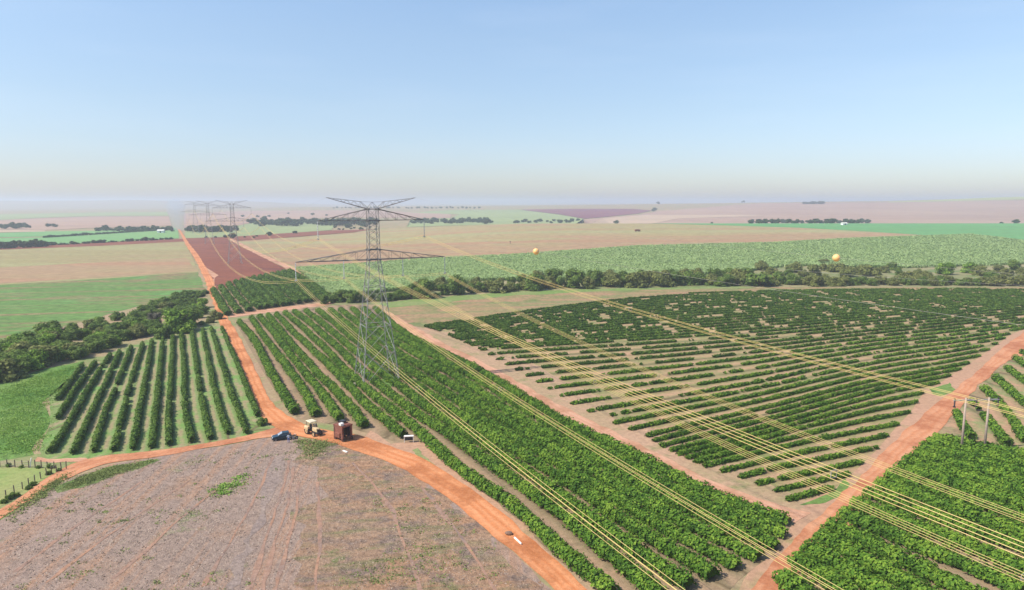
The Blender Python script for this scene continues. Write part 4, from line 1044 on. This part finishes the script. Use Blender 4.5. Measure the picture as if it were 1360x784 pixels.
# person driving? none; harvester: opening along +x
g0 = Vector((*at(455, 588), 0)); g1 = Vector((*at(468.5, 583.6), 0)); wd = (g1-g0).length; wv = (g1-g0).normalized(); fw = Vector((wv.y, -wv.x, 0))
hc = (g0+g1)/2-fw*1.35
hv = thing('coffee_harvester', 'rusty red straddling coffee harvester with open middle parked on the orange road', 'harvester', hc, math.atan2(fw.y, fw.x))
W = wd/2+.05
for s in (-1, 1):
    m = MB(); yy = s*(W-.27)
    m.box((0, yy+s*.1, 2.2), (2.5, .1, 1.3)); m.box((1.2, yy+s*.08, 1.6), (.16, .32, 2.7)); m.box((-1.2, yy+s*.08, 1.6), (.16, .32, 2.7))
    m.box((0, yy, .72), (2.7, .4, .22)); m.box((0, yy, 2.95), (2.7, .4, .2))
    m.bar((1.15, yy+s*.2, .9), (-1.15, yy+s*.2, 2.8), .1)
    m.build('side_frame', M_rust, hv)
    m = MB(); m.box((-.1, s*(W-.05), 1.25), (1.5, .36, .9)); m.build('hopper_box', M_rust, hv, bevel=.04)
    for x in (1.15, -1.15): wheel(hv, (x, s*(W-.27), .45), .45, .28, M_rust)
    m = MB()
    for k in range(9): m.box((.2, s*(W-.46), .75+k*.24), (1.7, .16, .05))
    m.build('beater_rods', M_dark, hv)
    m = MB(); m.tube([(.6, s*(W-.62), .5), (.6, s*(W-.62), 3.05)], .09, 10); m.tube([(-.5, s*(W-.62), .5), (-.5, s*(W-.62), 3.05)], .09, 10); m.build('shaker_column', M_dark, hv)
m = MB(); m.box((-.2, 0, 3.1), (2.3, W*1.9, .1)); m.box((1.3, 0, 3.0), (.18, W*2, .34)); m.box((-1.3, 0, 3.0), (.18, W*2, .34)); m.box((0, 0, 3.25), (.2, W*1.8, .18)); m.build('top_frame', M_rust, hv)
m = MB(); m.box((-.5, .35, 3.42), (1.1, .8, .5)); m.tube([(-.2, .55, 3.6), (-.2, .55, 4.0)], .05, 8); m.build('engine', M_dark, hv)
m = MB(); m.box((-1.35, 0, 1.9), (.1, W*1.9, 2.0)); m.build('rear_curtain', M_dark, hv)
m = MB(); m.box((.75, -W+.35, 3.45), (.75, .75, .5)); m.build('cream_tank', M_white, hv, bevel=.06)
m = MB(); m.tube([(-1.4, -.4, 1.1), (-2.6, -.3, .8)], .07, 6); m.build('drawbar', M_rust, hv)
m = MB(); m.box((1.4, -W+.1, 1.1), (.2, .25, .8)); m.build('conveyor', M_rust, hv)

# dark blue hatchback: nose along +x (towards the left of the picture)
ca = Vector((*at(364.5, 585), 0)); cb = Vector((*at(384, 582.5), 0)); hd = (ca-cb).normalized()
car = thing('parked_car', 'dark blue hatchback parked at the edge of the stubble field', 'car', (ca+cb)/2, math.atan2(hd.y, hd.x))
prof = [(-1.75, .35), (-1.8, .75), (-1.72, .98), (-.9, 1.02), (.65, .98), (1.5, .84), (1.8, .7), (1.82, .4), (1.5, .28), (-1.5, .28)]
m = MB(); m.v = []; m.f = []
Wc = .8
n = len(prof); vs = [(x, -Wc, z) for x, z in prof]+[(x, Wc, z) for x, z in prof]
m.add(vs, [list(range(n)), list(range(n, 2*n))[::-1]]+[[i, n+i, n+(i+1) % n, (i+1) % n] for i in range(n)]); m.build('body', M_blue, car, bevel=.07)
m = MB(); pr = [(-1.62, .98), (-1.3, 1.42), (-.2, 1.46), (.72, .98)]; vs = [(x, -Wc*(.95 if z < 1.2 else .78), z) for x, z in pr]+[(x, Wc*(.95 if z < 1.2 else .78), z) for x, z in pr]
m.add(vs, [[0, 1, 2, 3], [7, 6, 5, 4], [0, 4, 5, 1], [1, 5, 6, 2], [2, 6, 7, 3], [3, 7, 4, 0]]); m.build('window', M_glass, car)
m = MB(); m.box((-.76, 0, 1.46), (1.15, Wc*1.54, .05)); m.build('roof', M_blue, car, bevel=.02)
m = MB(); Mx = Matrix.Rotation(-math.radians(0), 3, 'Y'); m.add([(.66, -.62, 1.03), (.66, .62, 1.03), (-.1, .55, 1.43), (-.1, -.55, 1.43)], [[0, 1, 2, 3]])
m.build('windscreen', paint('painted_sky_reflection', (.30, .34, .38), .08), car).location = (.035, 0, .02)  # pale colour paints the bright reflection on the windscreen
for s in (-1, 1):
    for x in (-1.15, 1.15): wheel(car, (x, s*.72, .3), .3, .2, M_steel)
    m = MB(); m.box((1.76, s*.55, .68), (.12, .34, .15)); m.build('headlight', M_white, car)
    m = MB(); m.box((-1.78, s*.6, .8), (.08, .2, .25)); m.build('tail_light', M_rust, car)
    m = MB(); m.box((.45, s*.88, 1.02), (.12, .16, .12)); m.build('mirror', M_blue, car)
m = MB(); m.box((1.83, 0, .42), (.08, 1.5, .2)); m.build('bumper', M_dark, car)
# motorcycle behind the car
cm = Vector((*at(389.5, 584), 0)); mo = thing('motorcycle', 'dark motorcycle standing beside the person in blue', 'motorcycle', cm, math.radians(25))
wheel(mo, (.65, 0, .32), .32, .12, M_steel); wheel(mo, (-.62, 0, .32), .32, .14, M_steel)
m = MB(); m.tube([(.65, 0, .32), (.42, 0, .95)], .035, 6); m.tube([(-.62, 0, .32), (-.1, 0, .45), (.42, 0, .8), (-.3, 0, .72), (-.62, 0, .32)], .03, 6); m.build('frame', M_dark, mo)
m = MB(); m.box((0, 0, .42), (.45, .3, .36)); m.build('engine', M_steel, mo); m = MB(); m.box((.18, 0, .86), (.5, .28, .24), taper=.7); m.build('fuel_tank', M_dark, mo, bevel=.04)
m = MB(); m.box((-.4, 0, .82), (.75, .26, .12)); m.build('seat', M_dark, mo, bevel=.03); m = MB(); m.tube([(.34, -.36, 1.05), (.45, 0, 1.0), (.34, .36, 1.05)], .025, 6); m.build('handlebar', M_white, mo)
m = MB(); m.ball((.56, 0, .9), .1); m.build('headlight', M_glass, mo); m = MB(); m.box((-.62, 0, .66), (.5, .16, .05)); m.build('mudguard', M_white, mo)

# person: one continuous skinned body
M_skin = paint('skin', (.30, .17, .11), .6); M_jean = paint('blue_workwear', (.10, .17, .42), .8, .0, (.07, .12, .30), 6); M_shirt = paint('pale_shirt', (.55, .58, .66), .8, .0, (.45, .48, .56), 6); M_hat = paint('dark_hair', (.03, .022, .018), .8)
def person(loc, rz, label):
    t = thing('person', label, 'person', loc, rz)
    V = [(0, 0, .93), (0, .0, 1.12), (0, .01, 1.34), (0, .0, 1.47), (0, -.01, 1.56), (0, -.03, 1.66), (0, -.02, 1.74)]
    R = [.15, .14, .155, .07, .06, .095, .075]; E = [(0, 1), (1, 2), (2, 3), (3, 4), (4, 5), (5, 6)]
    for s in (-1, 1):
        b = len(V); V += [(s*.1, 0, .86), (s*.12, -.02, .48), (s*.13, .03, .09), (s*.14, -.13, .04)]; R += [.095, .07, .045, .04]; E += [(0, b), (b, b+1), (b+1, b+2), (b+2, b+3)]
        b = len(V); V += [(s*.2, 0, 1.40), (s*.27, .02, 1.14), (s*.25, -.14, .93), (s*.245, -.19, .87)]; R += [.065, .048, .034, .028]; E += [(2, b), (b, b+1), (b+1, b+2), (b+2, b+3)]
        h = b+3
        for q, (dx, L) in enumerate(((-.03, .07), (-.01, .085), (.01, .08), (.03, .065))):
            k = len(V); V += [(s*.245+dx, -.22, .84), (s*.245+dx, -.23, .84-L*.6), (s*.245+dx, -.215, .84-L)]; R += [.011, .009, .008]; E += [(h, k), (k, k+1), (k+1, k+2)]
        k = len(V); V += [(s*.245-s*.045, -.23, .87), (s*.245-s*.055, -.25, .83)]; R += [.011, .009]; E += [(h, k), (k, k+1)]
    me = bpy.data.meshes.new('body'); me.from_pydata(V, E, []); o = link('body', me, [M_skin, M_jean, M_shirt], t)
    sk = o.modifiers.new('s', 'SKIN')
    for d, r in zip(me.skin_vertices[0].data, R): d.radius = (r, r*.85)
    me.skin_vertices[0].data[0].use_root = True
    o.modifiers.new('u', 'SUBSURF').levels = 2; o.modifiers['u'].render_levels = 2
    dg = bpy.context.evaluated_depsgraph_get(); ev = o.evaluated_get(dg); nm = bpy.data.meshes.new_from_object(ev); o.modifiers.clear(); o.data = nm
    nm.materials.clear()
    for mm in (M_skin, M_jean, M_shirt): nm.materials.append(mm)
    for p in nm.polygons:
        z = p.center.z; p.use_smooth = True
        arm = abs(p.center.x) > .19
        p.material_index = 0 if z > 1.5 or (arm and z < 1.16) else (2 if z > .98 else 1)
    m = MB(); m.ball((0, -.0, 1.73), .105, 14, 8, .75); m.build('hair', M_hat, t, True)
    m = MB()
    for s in (-1, 1): m.ball((s*.035, -.118, 1.675), .012, 8, 6)
    m.build('eyes', M_hat, t); m = MB(); m.box((0, -.128, 1.645), (.025, .03, .04)); m.build('nose', M_skin, t)
    return t
person((*at(383.5, 588), 0), math.radians(-150), 'person in blue trousers and pale shirt standing beside the dark blue car')

# white-framed stand at the end of a coffee hedge
xs, ys = at(543, 588.5); st = thing('framed_stand', 'small white framed stand with dark panel at a hedge end beside the road', 'stand', (xs, ys, 0), math.radians(8))
for x in (-.85, .85):
    m = MB(); m.box((x, 0, .62), (.1, .1, 1.25)); m.build('post', M_white, st)
m = MB(); m.box((0, 0, 1.3), (1.9, .14, .12)); m.box((.0, .35, 1.32), (1.8, .6, .06)); m.build('top_board', M_white, st)
m = MB(); m.box((0, .55, .72), (1.6, .06, .8)); m.build('panel', M_dark, st)
# loose things on the ground
def on(px, py): x, y = at(px, py); return Vector((x, y, 0))
p = on(458.5, 600.5); m = MB(); m.box((0, 0, .1), (1.3, .35, .16)); o = m.build('white_slab', M_white, None, bevel=.03); o.location = p+Vector((0, 0, .02)); o.rotation_euler = (0, 0, math.radians(-42)); tag(o, 'small white slab lying on the stubble below the harvester', 'slab')
a = on(683.5, 716); b = on(692.5, 724.5); m = MB(); m.tube([a+Vector((0, 0, .2)), b+Vector((0, 0, .2))], .13, 10); tag(m.build('white_pipe', M_white), 'white pipe lying on the right side of the orange road', 'pipe')
M_rock = paint('brown_rock', (.20, .12, .08), .9)
p = on(676, 711); m = MB(); m.ball((0, 0, 0), .42, 9, 6, .7)
m.v = [tuple(Vector(v)*(1+.22*mnoise.noise(Vector(v)*3))) for v in m.v]; o = m.build('brown_rock', M_rock); o.location = p+Vector((0, 0, .3)); o.scale = (1.4, .9, .9); tag(o, 'brown rock on the orange road beside the white pipe', 'rock')
p = on(471, 513); m = MB(); m.box((0, 0, .45), (.9, .9, .9), taper=.85); o = m.build('concrete_block', M_conc, None, bevel=.04); o.location = p; tag(o, 'pale concrete block beside the left leg of the near pylon', 'block')
# fences of the small pasture
M_post = paint('fence_timber', (.15, .11, .085), .9)
def fence(px, label, n):
    pts = [on(*p) for p in px]; t = thing('wire_fence', label, 'fence', pts[0], 0); o0 = pts[0]; allp = []
    for a, b in zip(pts, pts[1:]):
        for k in range(n): allp.append(a.lerp(b, k/n)-o0)
    allp.append(pts[-1]-o0)
    for p in allp:
        m = MB(); h = rnd.uniform(1.2, 1.5); m.tube([p, p+Vector((rnd.uniform(-.08, .08), 0, h))], .08, 6); m.build('post', M_post, t)
    for z in (.4, .75, 1.1):
        m = MB(); m.tube([p+Vector((0, 0, z)) for p in allp], .012, 4); m.build('wire', M_gw, t)
fence([(-20, 620), (30, 621), (72, 623)], 'wire fence with dark posts along the top of the small left pasture', 5)
fence([(88, 623), (62, 632), (30, 650), (-15, 672)], 'wire fence with dark posts between the small left pasture and the track', 4)
p = on(40, 621); m = MB(); m.tube([p, p+Vector((.35, 0, 1.7))], .1, 8); tag(m.build('white_post', M_white), 'white leaning post in the fence of the small left pasture', 'post')
for i, (px, py, h) in enumerate([(12, 620, 1.), (28, 621.5, .8), (52, 622, .9), (68, 622, 1.3), (44, 645, 1.2), (38, 650, 1.), (20, 660, 1.4), (12, 664, 1.2), (6, 668, 1.1), (65, 630, 1.1), (78, 626, .8)]):
    x, y = at(px, py); tree('fence_shrub', 'shrub', x, y, h*.72, f'small dark shrub, {ordn(i)} along the fences of the left pasture', 'shrub', 'shrubs along the pasture fences', .9, False)
# far buildings and truck
M_wall = paint('white_render', (.80, .80, .78), .8); M_roof = paint('grey_roof', (.45, .40, .38), .8)
def shed(x, y, w, d, h, label):
    t = thing('farm_shed', label, 'shed', (x, y, T(x, y)), .2); m = MB(); m.box((0, 0, h/2), (w, d, h)); m.build('wall', M_wall, t)
    m = MB(); m.prism([(-d/2-.4, h), (0, h+d*.22), (d/2+.4, h)], -w/2-.4, w/2+.4); m.build('roof', M_white, t); m = MB(); m.box((0, -d/2-.02, 1.3), (w*.2, .1, 2.6)); m.build('door', M_dark, t)
shed(*at(1121, 299.2, 300, 1300), 7, 5, 2.6, 'small white shed at the edge of the bright green band')
shed(*at(214, 309.5, 300, 3000), 9, 7, 3.5, 'small white farm building beside the far left green fields')
xt, yt = at(846.5, 308); tk = thing('red_truck', 'tiny dark red truck driving on the harvested field', 'truck', (xt, yt, T(xt, yt)), .3)
m = MB(); m.box((-.8, 0, 1.9), (4.6, 2.3, 1.9)); m.build('cargo_box', M_rust, tk); m = MB(); m.box((2.5, 0, 1.6), (1.7, 2.2, 2.0), taper=.9); m.build('cab', M_rust, tk)
for x in (-2.2, 2.2):
    for s in (-1, 1): wheel(tk, (x, s*1.0, .5), .5, .3, M_steel)
xt, yt = at(677.5, 324.5); m = MB(); m.tube([(0, 0, 0), (0, 0, 2.6)], .2, 8); m.ball((0, 0, 2.7), .5, 10, 6, .8); o = m.build('field_post', M_dark); o.location = (xt, yt, T(xt, yt)); tag(o, 'dark short post standing in the harvested field left of the marker ball', 'post')

# ------------------------------------------------------------------ air
def vol_mat(name, col, dens_, aniso=.0):
    m = bpy.data.materials.new(name); m.use_nodes = True; nt = m.node_tree; nt.nodes.clear()
    o = nt.nodes.new('ShaderNodeOutputMaterial'); v = nt.nodes.new('ShaderNodeVolumePrincipled'); v.inputs['Color'].default_value = rgba(col); v.inputs['Density'].default_value = dens_; v.inputs['Anisotropy'].default_value = aniso
    nt.links.new(v.outputs[0], o.inputs['Volume']); return m
HAZE = 2.4e-4
m = MB(); zt = 86; zb = -14.; X = 13600
m.box((0, 0, (zt+zb)/2), (2*X, 2*X, zt-zb)); o = m.build('haze', vol_mat('haze', (.69, .75, .85), HAZE, .2)); o['kind'] = 'stuff'; tag(o, 'pale bluish haze over the far fields', 'haze')
sx, sy = at(237, 307, 300, 3000); m = MB()
m.tube([(sx, sy, T(sx, sy)), (sx-1, sy+3, 10), (sx-3, sy+6, 24), (sx-7, sy+10, 38), (sx-12, sy+14, 47)], [9, 11, 13, 15, 10], 14)
o = m.build('smoke', vol_mat('smoke', (.60, .68, .84), .017)); o['kind'] = 'stuff'; tag(o, 'thin blue smoke column rising at the far end of the orange road', 'smoke')

# ------------------------------------------------------------------ light, sky, camera
sc = bpy.context.scene
EL = math.radians(50); SD = Vector((.93, .36, 0)).normalized()
sun = bpy.data.lights.new('sun', 'SUN'); sun.energy = 3.7; sun.angle = math.radians(.5); sun.color = (1, .95, .87)
so = bpy.data.objects.new('sun', sun); C.objects.link(so)
dirv = Vector((SD.x*math.cos(EL), SD.y*math.cos(EL), -math.sin(EL))); so.rotation_euler = dirv.to_track_quat('-Z', 'Y').to_euler()
wd_ = bpy.data.worlds.new('World'); sc.world = wd_; wd_.use_nodes = True; nt = wd_.node_tree; nt.nodes.clear()
ow = nt.nodes.new('ShaderNodeOutputWorld'); bg = nt.nodes.new('ShaderNodeBackground'); sky = nt.nodes.new('ShaderNodeTexSky'); sky.sky_type = 'NISHITA'
sky.sun_disc = False; sky.sun_elevation = EL; sky.sun_rotation = math.atan2(-SD.x, -SD.y); sky.altitude = 600; sky.air_density = 1.0; sky.dust_density = 1.2; sky.ozone_density = 2.0
bg.inputs['Strength'].default_value = .10
tc = nt.nodes.new('ShaderNodeTexCoord'); sp = nt.nodes.new('ShaderNodeSeparateXYZ'); nt.links.new(tc.outputs['Generated'], sp.inputs[0])
tint = ramp(nt, sp.outputs[2], [(0, (.86, .84, .91)), (.05, (.88, .865, .94)), (.13, (1.03, .985, .965)), (.22, (1.20, 1.14, 1.07)), (.30, (1.28, 1.25, 1.19)), (.6, (1, 1.05, 1.15))])
mm = nt.nodes.new('ShaderNodeMix'); mm.data_type = 'RGBA'; mm.blend_type = 'MULTIPLY'; mm.inputs[0].default_value = 1
mp = nt.nodes.new('ShaderNodeMapping'); mp.inputs['Scale'].default_value = (2.2, 2.2, 16); nt.links.new(tc.outputs['Generated'], mp.inputs[0])
cl = ramp(nt, noise(nt, mp.outputs[0], 1.3, 4, .55), [(.45, 0.0), (.75, .035)])
cm = mix(nt, cl, sky.outputs[0], (8., 8.2, 8.6))
nt.links.new(cm, mm.inputs[6]); nt.links.new(tint, mm.inputs[7]); nt.links.new(mm.outputs[2], bg.inputs[0]); nt.links.new(bg.outputs[0], ow.inputs[0])
cam = bpy.data.cameras.new('camera'); cam.sensor_width = 36; cam.lens = F/1360*36; cam.clip_end = 60000; cam.clip_start = .5
co = bpy.data.objects.new('camera', cam); C.objects.link(co); co.location = (0, 0, H); co.rotation_euler = (math.pi/2-P, 0, 0); sc.camera = co
sc.view_settings.view_transform = 'Standard'; sc.view_settings.look = 'None'; sc.view_settings.exposure = .78; sc.view_settings.gamma = 1
sc.render.engine = 'CYCLES'; cy = sc.cycles
cy.use_denoising = True; cy.max_bounces = 5; cy.diffuse_bounces = 2; cy.glossy_bounces = 2; cy.transmission_bounces = 2; cy.transparent_max_bounces = 8; cy.volume_bounces = 1
cy.use_adaptive_sampling = True; cy.adaptive_threshold = .01
